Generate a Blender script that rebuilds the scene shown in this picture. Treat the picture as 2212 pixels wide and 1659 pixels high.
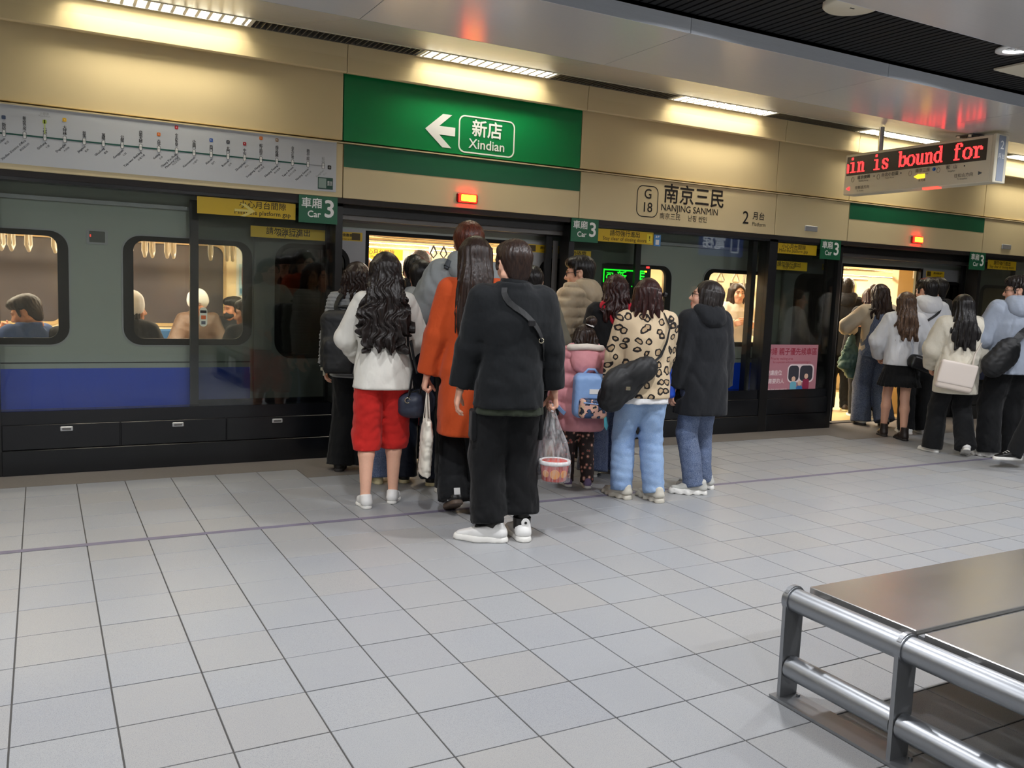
import bpy, math, random
import numpy as np
from mathutils import Vector, Matrix
random.seed(7); rng = np.random.default_rng(7)
for _o in list(bpy.data.objects): bpy.data.objects.remove(_o)
C = bpy.context.scene.collection
SC = bpy.context.scene

# ------------------------------------------------------------------ camera, world, exposure
CAMZ = 1.5
def cam_axes(yaw=.4983, pitch=-.1094, roll=-.0386):
    f = np.array([math.sin(yaw)*math.cos(pitch), math.cos(yaw)*math.cos(pitch), math.sin(pitch)])
    r = np.array([math.cos(yaw), -math.sin(yaw), 0.]); d = np.cross(f, r)
    return r*math.cos(roll)+d*math.sin(roll), d*math.cos(roll)-r*math.sin(roll), f
_r, _d, _f = cam_axes()
cam = bpy.data.objects.new('camera', bpy.data.cameras.new('camera')); C.objects.link(cam)
cam.data.sensor_width = 36.; cam.data.lens = 1877.4/2212*36.; cam.data.clip_start = .05
cam.matrix_world = Matrix(((_r[0], -_d[0], -_f[0], 0), (_r[1], -_d[1], -_f[1], 0), (_r[2], -_d[2], -_f[2], CAMZ), (0, 0, 0, 1)))
SC.camera = cam
def proj(p):
    q = np.array(p, float)-np.array([0, 0, CAMZ]); z = q@_f
    return 1106+1877.4*(q@_r)/z, 829.5+1877.4*(q@_d)/z, z
w = bpy.data.worlds.new('world'); SC.world = w; w.use_nodes = True
w.node_tree.nodes['Background'].inputs[0].default_value = (.02, .02, .022, 1)
w.node_tree.nodes['Background'].inputs[1].default_value = 1.
vs = SC.view_settings; vs.view_transform = 'Standard'; vs.look = 'None'; vs.exposure = 0.5; vs.gamma = 1.; vs.use_curve_mapping = False
SC.cycles.max_bounces = 9; SC.cycles.transparent_max_bounces = 24
SC.cycles.sample_clamp_indirect = 4.
# light levels (W) of the lamps of the place
P_TROFFER, P_DOWN, P_BACK, P_CAR, P_GAP = 18., 35., 42., 48., 22.

# ------------------------------------------------------------------ colours and materials
def lin(c):
    if isinstance(c, str): c = tuple(int(c[i:i+2], 16) for i in (0, 2, 4))
    return tuple(((v/255)/12.92 if v/255 <= .04045 else ((v/255+.055)/1.055)**2.4) for v in c)
class NT:
    def __init__(s, name):
        s.m = bpy.data.materials.new(name); s.m.use_nodes = True; s.t = s.m.node_tree
        s.p = s.t.nodes['Principled BSDF']; s.out = s.t.nodes['Material Output']
    def n(s, kind, **kw):
        x = s.t.nodes.new(kind)
        for k, v in kw.items():
            if k.startswith('i_'):
                k = k[2:].replace('_', ' '); x.inputs[int(k) if k.isdigit() else k].default_value = v
            else: setattr(x, k, v)
        return x
    def l(s, a, b): s.t.links.new(a, b)
    def coord(s, scale=(1, 1, 1), which='Object'):
        tc = s.n('ShaderNodeTexCoord'); mp = s.n('ShaderNodeMapping'); mp.inputs['Scale'].default_value = scale
        s.l(tc.outputs[which], mp.inputs[0]); return mp.outputs[0]
    def noise(s, scale, detail=3., vec=None, rough=.55):
        x = s.n('ShaderNodeTexNoise'); x.inputs['Scale'].default_value = scale; x.inputs['Detail'].default_value = detail; x.inputs['Roughness'].default_value = rough
        s.l(vec if vec is not None else s.coord(), x.inputs['Vector']); return x.outputs['Fac']
    def ramp(s, fac, stops, interp='LINEAR'):
        x = s.n('ShaderNodeValToRGB'); cr = x.color_ramp; cr.interpolation = interp
        while len(cr.elements) < len(stops): cr.elements.new(.5)
        for e, (p, c) in zip(cr.elements, stops): e.position = p; e.color = (*c, 1) if len(c) == 3 else c
        s.l(fac, x.inputs[0]); return x.outputs[0]
    def mix(s, fac, a, b):
        x = s.n('ShaderNodeMix', data_type='RGBA')
        for i, v in ((0, fac), (6, a), (7, b)):
            if hasattr(v, 'is_output') or isinstance(v, bpy.types.NodeSocket): s.l(v, x.inputs[i])
            elif i == 0: x.inputs[0].default_value = v
            else: x.inputs[i].default_value = (*v, 1)
        return x.outputs[2]
    def bump(s, h, strength=.2, dist=.01):
        x = s.n('ShaderNodeBump'); x.inputs['Strength'].default_value = strength; x.inputs['Distance'].default_value = dist
        s.l(h, x.inputs['Height']); s.l(x.outputs[0], s.p.inputs['Normal'])
    def base(s, c):
        if isinstance(c, bpy.types.NodeSocket): s.l(c, s.p.inputs['Base Color'])
        else: s.p.inputs['Base Color'].default_value = (*c, 1)
def mat(name, col, rough=.5, metal=0., var=0., vscale=8., bump=0., bscale=200., spec=.5, vec=(1, 1, 1), coat=0.):
    """procedural material: colour with soft mottling and fine relief"""
    t = NT(name); c = lin(col)
    t.p.inputs['Roughness'].default_value = rough; t.p.inputs['Metallic'].default_value = metal
    t.p.inputs['Specular IOR Level'].default_value = spec
    if coat: t.p.inputs['Coat Weight'].default_value = coat; t.p.inputs['Coat Roughness'].default_value = .08
    v = t.coord(vec)
    if var: t.base(t.mix(t.noise(vscale, 3., v), tuple(x*(1-var) for x in c), tuple(min(1, x*(1+var)) for x in c)))
    else: t.base(c)
    if bump: t.bump(t.noise(bscale, 2., v), bump, .002)
    return t.m
def emit(name, col, strength):
    t = NT(name); e = t.n('ShaderNodeEmission'); e.inputs[0].default_value = (*lin(col), 1); e.inputs[1].default_value = strength
    t.l(e.outputs[0], t.out.inputs[0]); return t.m
def glass(name, tint, ior=1.5, boost=1.):
    """thin pane: tinted see-through with mirror reflection by Fresnel"""
    t = NT(name); t.t.nodes.remove(t.p)
    tr = t.n('ShaderNodeBsdfTransparent'); tr.inputs[0].default_value = (*tint, 1)
    gl = t.n('ShaderNodeBsdfGlossy'); gl.inputs['Roughness'].default_value = .02; gl.inputs[0].default_value = (1, 1, 1, 1)
    fr = t.n('ShaderNodeFresnel'); ge = t.n('ShaderNodeNewGeometry'); mr = t.n('ShaderNodeMapRange')
    mr.inputs[3].default_value = ior; mr.inputs[4].default_value = 1/ior; t.l(ge.outputs['Backfacing'], mr.inputs[0]); t.l(mr.outputs[0], fr.inputs[0])
    mu = t.n('ShaderNodeMath', operation='MULTIPLY', use_clamp=True); t.l(fr.outputs[0], mu.inputs[0]); mu.inputs[1].default_value = boost
    mx = t.n('ShaderNodeMixShader'); t.l(mu.outputs[0], mx.inputs[0]); t.l(tr.outputs[0], mx.inputs[1]); t.l(gl.outputs[0], mx.inputs[2])
    t.l(mx.outputs[0], t.out.inputs[0]); return t.m

# ------------------------------------------------------------------ mesh helpers
class MB:
    """collects simple shapes, built as ONE mesh"""
    def __init__(s): s.v = []; s.f = []; s.sm = []
    def add(s, v, f, smooth=False):
        b = len(s.v); s.v += [tuple(map(float, x)) for x in v]; s.f += [tuple(i+b for i in q) for q in f]; s.sm += [smooth]*len(f); return s
    def box(s, x0, x1, y0, y1, z0, z1, bev=0.):
        if bev <= 0:
            v = [(x, y, z) for z in (z0, z1) for x, y in ((x0, y0), (x1, y0), (x1, y1), (x0, y1))]
            return s.add(v, [(3, 2, 1, 0), (4, 5, 6, 7), (0, 1, 5, 4), (1, 2, 6, 5), (2, 3, 7, 6), (3, 0, 4, 7)])
        b = min(bev, (x1-x0)*.49, (y1-y0)*.49, (z1-z0)*.49)
        v = []; idx = {}
        for i, x in enumerate((x0, x1)):
            for j, y in enumerate((y0, y1)):
                for k, z in enumerate((z0, z1)):
                    sx, sy, sz = (1, -1)[i], (1, -1)[j], (1, -1)[k]
                    for a in range(3):
                        o = [sx*b, sy*b, sz*b]; o[a] = 0
                        idx[i, j, k, a] = len(v); v.append((x+o[0], y+o[1], z+o[2]))
        f = []
        for a in range(3):
            for t in (0, 1):
                q = []
                for u, w_ in ((0, 0), (1, 0), (1, 1), (0, 1)):
                    c = [0, 0, 0]; c[a] = t; c[(a+1) % 3] = u; c[(a+2) % 3] = w_; q.append(idx[(*c, a)])
                f.append(q if t else q[::-1])
        for a in range(3):
            b1, c1 = (a+1) % 3, (a+2) % 3
            for u in (0, 1):
                for w_ in (0, 1):
                    c0 = [0]*3; c0[b1] = u; c0[c1] = w_; c2 = list(c0); c2[a] = 1
                    q = [idx[(*c0, b1)], idx[(*c2, b1)], idx[(*c2, c1)], idx[(*c0, c1)]]
                    f.append(q if (u ^ w_) else q[::-1])
        for i in (0, 1):
            for j in (0, 1):
                for k in (0, 1):
                    q = [idx[i, j, k, 0], idx[i, j, k, 1], idx[i, j, k, 2]]
                    f.append(q if (i+j+k) % 2 else q[::-1])
        return s.add(v, f)
    def tube(s, pts, r, n=10, cap=True, smooth=True):
        pts = [Vector(p) for p in pts]; R = r if hasattr(r, '__len__') else [r]*len(pts); v = []; f = []; u = None
        for i, p in enumerate(pts):
            t = (pts[min(i+1, len(pts)-1)]-pts[max(i-1, 0)]).normalized()
            if u is None: u = t.orthogonal().normalized()
            u = (u-t*u.dot(t)).normalized(); w_ = t.cross(u)
            v += [p+(u*math.cos(2*math.pi*k/n)+w_*math.sin(2*math.pi*k/n))*R[i] for k in range(n)]
        for i in range(len(pts)-1):
            for k in range(n): f.append((i*n+k, i*n+(k+1) % n, (i+1)*n+(k+1) % n, (i+1)*n+k))
        s.add(v, f, smooth)
        if cap:
            m = len(pts)-1; s.add(v[:n], [tuple(range(n))[::-1]]); s.add(v[m*n:], [tuple(range(n))])
        return s
    def revolve(s, prof, c=(0, 0, 0), n=24, smooth=True):
        v = [(c[0]+r*math.cos(2*math.pi*k/n), c[1]+r*math.sin(2*math.pi*k/n), c[2]+z) for r, z in prof for k in range(n)]
        f = [(i*n+k, i*n+(k+1) % n, (i+1)*n+(k+1) % n, (i+1)*n+k) for i in range(len(prof)-1) for k in range(n)]
        return s.add(v, f, smooth)
    def quad(s, a, b, c, d): return s.add([a, b, c, d], [(0, 1, 2, 3)])
    def prism(s, poly, axis, a0, a1):
        """poly in the two other axes, extruded along axis"""
        n = len(poly); v = []
        for a in (a0, a1):
            for p, q in poly: v.append({'x': (a, p, q), 'y': (p, a, q), 'z': (p, q, a)}[axis])
        return s.add(v, [tuple(range(n))[::-1], tuple(range(n, 2*n))]+[(i, (i+1) % n, n+(i+1) % n, n+i) for i in range(n)])
    def mesh(s, name):
        m = bpy.data.meshes.new(name); m.from_pydata(s.v, [], s.f)
        if any(s.sm): m.polygons.foreach_set('use_smooth', s.sm)
        m.update(); return m
def tag(o, label=None, cat=None, group=None, kind=None):
    for k, v in (('label', label), ('category', cat), ('group', group), ('kind', kind)):
        if v: o[k] = v
    return o
def put(name, me, m=None, parent=None, label=None, cat=None, group=None, kind=None, loc=None):
    o = bpy.data.objects.new(name, me); C.objects.link(o)
    if m is not None and me is not None and not len(me.materials): me.materials.append(m)
    if parent is not None: o.parent = parent
    if loc is not None: o.location = loc
    return tag(o, label, cat, group, kind)
def obj(name, mb, m, parent=None, **k): return put(name, mb.mesh(name), m, parent, **k)
def empty(name, label, cat, group=None, loc=(0, 0, 0), rz=0., kind=None):
    o = bpy.data.objects.new(name, None); C.objects.link(o); o.location = loc; o.rotation_euler = (0, 0, rz); o.empty_display_size = .1
    return tag(o, label, cat, group, kind)
def fix_normals(me):
    import bmesh
    b = bmesh.new(); b.from_mesh(me); bmesh.ops.recalc_face_normals(b, faces=b.faces); b.to_mesh(me); b.free()
def rrect(x0, x1, y0, y1, r, n=6):
    p = []
    for cx, cy, a0 in ((x1-r, y1-r, 0), (x0+r, y1-r, 90), (x0+r, y0+r, 180), (x1-r, y0+r, 270)):
        for i in range(n+1):
            a = math.radians(a0+90*i/n); p.append((cx+r*math.cos(a), cy+r*math.sin(a)))
    return p
def plate(loops, depth, y=0., face='y'):
    """flat plate with holes: loops in (x, z); front face at y, back at y+depth"""
    cu = bpy.data.curves.new('plate', 'CURVE'); cu.dimensions = '2D'; cu.fill_mode = 'BOTH'; cu.extrude = depth/2
    for pts in loops:
        s = cu.splines.new('POLY'); s.points.add(len(pts)-1); s.use_cyclic_u = True
        for p, q in zip(s.points, pts): p.co = (q[0], q[1], 0, 1)
    o = bpy.data.objects.new('plate', cu); me = bpy.data.meshes.new_from_object(o); me.name = 'plate'
    bpy.data.objects.remove(o); bpy.data.curves.remove(cu)
    me.transform(Matrix(((1, 0, 0, 0), (0, 0, -1, y+depth/2), (0, 1, 0, 0), (0, 0, 0, 1)))); return me
_txt = {}
def text_mesh(s, size, align='LEFT', bold=0., res=3, extrude=.0008, gap=1., spacing=1.):
    key = (s, align, bold, res, gap, spacing)
    if key not in _txt:
        cu = bpy.data.curves.new('lettering', 'FONT'); cu.body = s; cu.size = 1.; cu.align_x = align; cu.align_y = 'CENTER'
        cu.offset = bold; cu.resolution_u = res; cu.space_line = gap; cu.space_character = spacing
        o = bpy.data.objects.new('lettering', cu); me = bpy.data.meshes.new_from_object(o)
        _txt[key] = me; bpy.data.objects.remove(o)
    me = _txt[key].copy(); me.transform(Matrix.Diagonal((size, size, size, 1))); return me
def text(s, x, z, size, m, parent, y, align='CENTER', bold=0., dup=0., rot=0., name='lettering', wx=1., res=3, gap=1., normal='-y', spacing=1.):
    """lettering on an upright surface facing the platform (-y); or facing -x when normal='-x' (then x is y)"""
    me = text_mesh(s, size, align, 0., res, gap=gap, spacing=spacing)
    if dup or bold:
        import bmesh
        b = bmesh.new(); b.from_mesh(me); 
        for q_, (dx, dy) in enumerate(((dup, 0),) if dup else ((bold, 0), (-bold, 0), (0, bold), (0, -bold))):
            m2 = me.copy(); m2.transform(Matrix.Translation((dx*size, dy*size, .00015*(q_+1)))); b.from_mesh(m2); bpy.data.meshes.remove(m2)
        b.to_mesh(me); b.free()
    M = Matrix.Rotation(rot, 4, 'Z')@Matrix.Diagonal((wx, 1, 1, 1))
    if normal == '-y': B = Matrix(((1, 0, 0, x), (0, 0, -1, y), (0, 1, 0, z), (0, 0, 0, 1)))
    elif normal == '+y': B = Matrix(((-1, 0, 0, x), (0, 0, 1, y), (0, 1, 0, z), (0, 0, 0, 1)))
    else: B = Matrix(((0, 0, -1, y), (-1, 0, 0, x), (0, 1, 0, z), (0, 0, 0, 1)))
    me.transform(B@M); me.materials.clear()
    return put(name, me, m, parent)
# ------------------------------------------------------------------ materials of the setting
def m_tile():
    t = NT('speckled_tile'); v = t.coord()
    oi = t.n('ShaderNodeObjectInfo'); ge = t.n('ShaderNodeNewGeometry')
    ad = t.n('ShaderNodeMath', operation='ADD'); t.l(oi.outputs['Random'], ad.inputs[0]); t.l(ge.outputs['Random Per Island'], ad.inputs[1])
    fr = t.n('ShaderNodeMath', operation='FRACT'); t.l(ad.outputs[0], fr.inputs[0])
    c1 = t.ramp(fr.outputs[0], [(0, lin('989A9E')), (.5, lin('9C9EA1')), (1, lin('9D9C9B'))])
    wp = t.n('ShaderNodeNewGeometry'); sp = t.noise(420, 2., wp.outputs['Position'], .7)
    c2 = t.mix(t.ramp(sp, [(.36, (1, 1, 1)), (.47, (0, 0, 0))]), c1, lin('74777D'))
    big = t.noise(1.3, 3., wp.outputs['Position'])
    c3 = t.mix(t.ramp(big, [(.35, (0, 0, 0)), (.75, (.22, .22, .22))]), c2, lin('A9A7A0'))
    t.base(c3); t.p.inputs['Roughness'].default_value = .42; t.p.inputs['Specular IOR Level'].default_value = .4
    t.bump(t.noise(300, 2., wp.outputs['Position']), .12, .001); return t.m
def m_brushed(name, col, rough, metal=.85, scale=(3, 90, 90), amt=.1):
    t = NT(name); v = t.coord(scale); c = lin(col); f = t.noise(3., 4., v)
    t.base(t.mix(f, tuple(x*(1-amt) for x in c), tuple(min(1, x*(1+amt)) for x in c)))
    t.p.inputs['Metallic'].default_value = metal
    rr = t.n('ShaderNodeMapRange'); rr.inputs[3].default_value = rough*.8; rr.inputs[4].default_value = rough*1.25; t.l(f, rr.inputs[0]); t.l(rr.outputs[0], t.p.inputs['Roughness'])
    return t.m
M = dict(
    tile=m_tile(), grout=mat('dark_grout', '4A4846', .8), stone=mat('grey_granite', '77716B', .5, var=.18, vscale=60, bump=.1),
    strip=mat('violet_grey_strip', '6F6A7C', .6, var=.15, vscale=14),
    beige=mat('beige_enamel_panel', 'E2CE9F', .42, var=.03, vscale=1.5, spec=.4), beige_dark=mat('beige_groove', '8A7448', .6),
    beige_lo=mat('beige_enamel_lower', 'E0CFA4', .45, var=.03, vscale=1.5, spec=.4),
    green=mat('sign_green', '007B40', .3, spec=.5, var=.05, vscale=2), green2=mat('sign_green_dull', '14603F', .4, var=.06, vscale=2),
    white=mat('sign_white', 'F0F1EE', .5), black_ink=mat('black_ink', '16130F', .6), grey_ink=mat('grey_ink', '5A5E60', .6), dim_ink=mat('dim_ink', '3A3D44', .6), pale_ink=mat('pale_ink', '9BA0A4', .6),
    board=mat('white_board', 'C6CACF', .35, var=.03, vscale=2), teal=mat('line_green', '155246', .5),
    silver=m_brushed('silver_ceiling', 'D2D0CE', .2, .12, (2, 60, 60), .03), trim=m_brushed('trim_aluminium', 'CED3DA', .45, .1),
    slat=mat('black_slat', '070708', .8), void=mat('black_void', '0B0B0D', .8),
    dark=mat('black_enamel', '0E1014', .22, var=.1, vscale=5), darkframe=mat('dark_frame', '121213', .35), soffit=mat('dark_soffit', '2C2724', .6),
    steelgrey=mat('grey_metal', '6E6C6A', .4, .6), chrome=mat('polished_steel', 'B8B9BB', .16, 1.), latch=mat('latch_steel', 'C4C6C8', .3, .6),
    wall=mat('station_wall', 'B4AFA4', .6, var=.05, vscale=2), wall_dark=mat('tunnel_wall', '0C0C0D', .9),
    glass=glass('clear_glass', (.92, .94, .92), 1.52, .8), glass_leaf=glass('leaf_glass', (.70, .72, .70), 1.52, .75), glass_car=glass('car_glass', (.86, .84, .82), 1.45, .8), glass_dark=glass('dark_glass', (.12, .12, .12), 1.5, 1.2),
    louver=mat('white_louver', 'E4E3DC', .35), grille=mat('grey_grille', '6A675F', .5, .3), housing=mat('lamp_housing', 'C9C5B4', .5),
    red_lamp=emit('red_lamp', 'FF0A05', 22.), amber_lamp=emit('amber_lamp', 'FFB020', 7.), led_red=emit('led_red', 'FF2A2A', 3.2), led_green=emit('led_green', '18F028', 2.6),
    led_amber=emit('led_amber', 'FFC020', 3.), led_bg=mat('led_background', '241A1C', .35), led_bg2=mat('led_background_green', '0B130E', .35),
    yellow=mat('yellow_film', 'D9B51C', .4, var=.05), ivory=mat('ivory_case', 'DDD5BE', .45),
)
# ------------------------------------------------------------------ floor
TS = .3145; GX, GY = -.1151, 6.4746
floor = obj('floor', MB().box(-7, 17, -3.2, 7.4, -.12, -.004), M['grout'], kind='structure')
tile_me = MB().box(-TS/2+.0028, TS/2-.0028, -TS/2+.0028, TS/2-.0028, -.006, 0, .0012).mesh('tile'); tile_me.materials.append(M['tile'])
cells = []
for i in range(-22, 50):
    for j in range(-1, 31):
        x, y = GX+(i+.5)*TS, GY-(j+.5)*TS
        if j == -1 and (6 <= i < 16 or 25 <= i < 35): continue        # grey stone in front of the doors
        cs = [proj((x+a*TS/2, y+b*TS/2, 0)) for a, b in ((-1, -1), (1, -1), (1, 1), (-1, 1))]
        a = 0
        if min(c[2] for c in cs) > .3:
            px = [min(max(c[0], 0), 2212) for c in cs]; py = [min(max(c[1], 0), 1659) for c in cs]
            a = abs(sum(px[k]*py[(k+1) % 4]-px[(k+1) % 4]*py[k] for k in range(4)))/2
        cells.append((a, x, y))
cells.sort(reverse=True)
for a, x, y in cells[:298]:
    o = put('tile', tile_me, None, floor); o.location = (x, y, random.uniform(-.0006, .0004))
rest = MB()
for a, x, y in cells[298:]: rest.box(x-TS/2+.0028, x+TS/2-.0028, y-TS/2+.0028, y+TS/2-.0028, -.006, 0)
obj('tile_field', rest, M['tile'], floor, kind='stuff')
for x0, x1 in ((-6.9, 16.9),): obj('edge_stone', MB().box(x0, x1, GY+TS+.002, 7.4, -.006, .0005), M['stone'], floor)
for a in (6, 25): obj('edge_stone', MB().box(GX+a*TS+.002, GX+(a+10)*TS-.002, GY, GY+TS+.002, -.006, .0004), M['stone'], floor)
ys = GY-4*TS
sb = MB(); n = 90; v = []
for k in range(n+1):
    x = -6.9+23.8*k/n; v += [(x, ys-.025+random.uniform(-.003, .003), .0008), (x, ys+.025+random.uniform(-.003, .003), .0008)]
sb.add(v, [(2*k, 2*k+2, 2*k+3, 2*k+1) for k in range(n)])
obj('floor_strip', sb, M['strip'], floor)

# ------------------------------------------------------------------ closing walls
obj('wall_back', MB().box(-7, 17, -3.3, -3.2, 0, 3.5), M['wall'], kind='structure')
obj('wall_left', MB().box(-7.1, -7, -3.3, 12.6, -1.2, 3.6), M['wall'], kind='structure')
obj('wall_right', MB().box(17, 17.1, -3.3, 12.6, -1.2, 3.6), M['wall'], kind='structure')
obj('wall_tunnel', MB().box(-7, 17, 12.4, 12.5, -1.2, 3.6), M['wall_dark'], kind='structure')

# ------------------------------------------------------------------ ceiling
ZC, YN, YF = 2.985, 4.08, 4.95
ceiling = obj('ceiling', MB().box(-7, 17, -3.3, 12.5, 3.6, 3.7), M['void'], kind='structure')
xj = [-6.9+1.67*k for k in range(15)]; off = 3.29-(-6.9+1.67*6); xj = [x+off for x in xj]
flat = MB().box(.002, 1.668, YN, YF, ZC, ZC+.004).mesh('ceiling_panel'); flat.materials.append(M['silver'])
slope = MB().prism([(YF+.002, ZC), (6.80, 3.40), (6.80, 3.404), (YF+.002, ZC+.004)], 'x', .002, 1.668).mesh('ceiling_slope'); slope.materials.append(M['silver'])
trim_me = MB().box(.002, 1.668, YN-.004, YN, ZC, ZC+.085).mesh('edge_trim'); trim_me.materials.append(M['trim'])
near = MB().box(.002, 1.668, -.6, 3.22, ZC, ZC+.004).mesh('ceiling_panel'); near.materials.append(M['silver'])
trim2 = MB().box(.002, 1.668, 3.22, 3.224, ZC, ZC+.085).mesh('edge_trim'); trim2.materials.append(M['trim'])
for x in xj:
    for nm, me in (('ceiling_panel', flat), ('ceiling_slope', slope), ('edge_trim', trim_me), ('ceiling_panel', near), ('edge_trim', trim2)):
        put(nm, me, None, ceiling, loc=(x, 0, 0))
obj('ceiling_panel', MB().box(-7, 17, -3.2, -1.4, ZC, ZC+.004), M['silver'], ceiling)
obj('void_soffit', MB().box(-7, 17, -1.5, 4.2, 3.32, 3.34), M['void'], ceiling)
sl = MB().box(-.021, .021, 3.23, 4.07, 3.09, 3.22).mesh('slat'); sl.materials.append(M['slat'])
for k in range(130): put('slat', sl, None, ceiling, loc=(1.9+.058*k, 0, 0))
obj('lamp_channel_top', MB().box(-7, 17, 6.79, 7.2, 3.56, 3.58), M['housing'], ceiling)
obj('channel_lip', MB().box(-7, 17, 6.795, 6.815, 3.395, 3.56), M['housing'], ceiling)

# lamps in the channel: louvred troffers and grey grilles between them
def area(name, parent, loc, sx, sy, watts, col, rot=(0, 0, 0), spread=180, shape='RECTANGLE'):
    L = bpy.data.lights.new(name, 'AREA'); L.shape = shape; L.size = sx
    if shape == 'RECTANGLE': L.size_y = sy
    L.energy = watts; L.color = col; L.spread = math.radians(spread)
    o = bpy.data.objects.new(name, L); C.objects.link(o); o.parent = parent; o.location = loc; o.rotation_euler = rot; return o
LX0, LP, LL = 2.80, 2.655, 1.30
tr_frame = MB()
for a, b, c, d in ((0, LL, 0, .02), (0, LL, .21, .23), (0, .03, 0, .23), (LL-.03, LL, 0, .23)): tr_frame.box(a, b, c, d, 0, .06)
tr_frame = tr_frame.mesh('lamp_frame'); tr_frame.materials.append(M['louver'])
refl = MB(); refl.box(.02, LL-.02, .02, .21, .1, .105); refl = refl.mesh('reflector'); refl.materials.append(M['louver'])
lv = MB()
for k in range(15): x = .06+k*(LL-.12)/14; lv.add([(x-.012, .02, .005), (x+.012, .02, .005), (x+.012, .21, .005), (x-.012, .21, .005), (x, .02, .05), (x, .21, .05)], [(0, 3, 2, 1), (0, 1, 4), (2, 3, 5), (1, 2, 5, 4), (3, 0, 4, 5)])
lv = lv.mesh('louver'); lv.materials.append(M['louver'])
gr = MB()
for k in range(30): x = .03+k*(LP-LL-.06)/29; gr.box(x-.004, x+.004, .015, .215, .0, .045)
gr.box(0, LP-LL, 0, .015, 0, .05); gr.box(0, LP-LL, .215, .23, 0, .05); gr.box(0, LP-LL, .0, .23, .06, .065)
gr = gr.mesh('grille_bars'); gr.materials.append(M['grille'])
lamp_words = {-1: 'at the left edge of the photo', 0: 'above the white line map', 1: 'above the green direction sign', 2: 'above the station name', 3: 'behind the hanging message sign', 4: 'at the far right beyond the message sign'}
for k in range(-3, 6):
    x = LX0+LP*(k-1)
    t = empty('ceiling_lamp', 'louvred fluorescent lamp '+lamp_words.get(k, 'outside the photo, %s of the wall lamps' % ('first', 'second', 'third')[k % 3]), 'ceiling lamp', 'louvred lamps along the wall', (x, 6.83, 3.405))
    for nm, me in (('lamp_frame', tr_frame), ('reflector', refl), ('louver', lv)): put(nm, me, None, t)
    area('lamp_light', t, (LL/2, .115, .09), LL-.08, .14, P_TROFFER, (1., .93, .78))
    g = empty('ceiling_grille', 'dark grey louvred grille right of the lamp '+lamp_words.get(k, 'outside the photo, %s of the wall lamps' % ('first', 'second', 'third')[k % 3]), 'grille', 'grilles between the lamps', (x+LL, 6.83, 3.405))
    put('grille_bars', gr, None, g)
dl_ring = MB().revolve([(.075, .0), (.115, .0), (.115, .012), (.075, .02), (.07, .06)], n=28).mesh('trim_ring'); dl_ring.materials.append(M['white'])
for yy, xs in ((3.43, (-2.5, -.55, 1.4, 3.33, 5.3, 7.24, 9.2)), (-1.0, (-2.4, .4, 3.2, 6.0, 8.8))):
    for x in xs:
        seen = {3.33: 'at the top edge of the photo', 5.3: 'at the right edge of the photo'}.get(x, 'outside the photo, %s from the left' % ('first', 'second', 'third', 'fourth', 'fifth', 'sixth', 'seventh')[xs.index(x)]) if yy > 0 else 'behind the viewer, %s from the left' % ('first', 'second', 'third', 'fourth', 'fifth')[xs.index(x)]
        t = empty('downlight', 'round downlight in the black ceiling '+seen, 'downlight', 'downlights in the black ceiling', (x, yy, 3.072))
        put('trim_ring', dl_ring, None, t)
        area('lamp_light', t, (0, 0, .015), .13, 0, P_DOWN if yy > 0 else P_BACK, (.96, .97, 1.), shape='DISK')
t = empty('ceiling_speaker', 'flat round grey speaker in the black slatted ceiling', 'speaker', None, (3.85, 3.43, 3.06))
obj('cover', MB().revolve([(0, 0), (.14, .002), (.152, .012), (.152, .05)], n=36), M['ivory'], t)
obj('badge', MB().box(-.015, .015, -.004, .004, -.002, .001), M['black_ink'], t)
obj('light_sensor_plate', MB().box(5.62, 5.95, 3.52, 3.78, 3.07, 3.082), M['ivory'], ceiling)

# ------------------------------------------------------------------ wall above the platform doors
YW = 7.18
wall = obj('wall_far', MB().box(-7, 17, YW+.06, YW+.3, 2.22, 3.6), M['beige_dark'], kind='structure')
edges = [-6.0, -2.7, -.33, 2.225, 4.555, 7.105, 8.25, 10.76, 13.3, 16.9]
for a, b in zip(edges[:-1], edges[1:]):
    if abs(a-2.225) > .01: obj('upper_panel', MB().box(a+.004, b-.004, YW, YW+.05, 2.665, 3.25, .003), M['beige'], wall)
    obj('lower_panel', MB().box(a+.004, b-.004, YW-.02, YW+.06, 2.195, 2.635, .004), M['beige_lo'], wall)
    obj('cove_panel', MB().prism([(YW-.075, 3.19), (YW-.082, 3.20), (YW-.085, 3.31), (YW-.10, 3.43), (YW-.06, 3.43), (YW-.05, 3.19)], 'x', a+.003, b-.003), M['beige'], wall)
obj('ledge_trim', MB().box(-7, 17, YW-.03, YW+.05, 2.638, 2.648), M['beige_lo'], wall)
obj('soffit_recess', MB().box(-7, 17, YW-.005, YW+.3, 2.15, 2.198), M['soffit'], wall)

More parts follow.
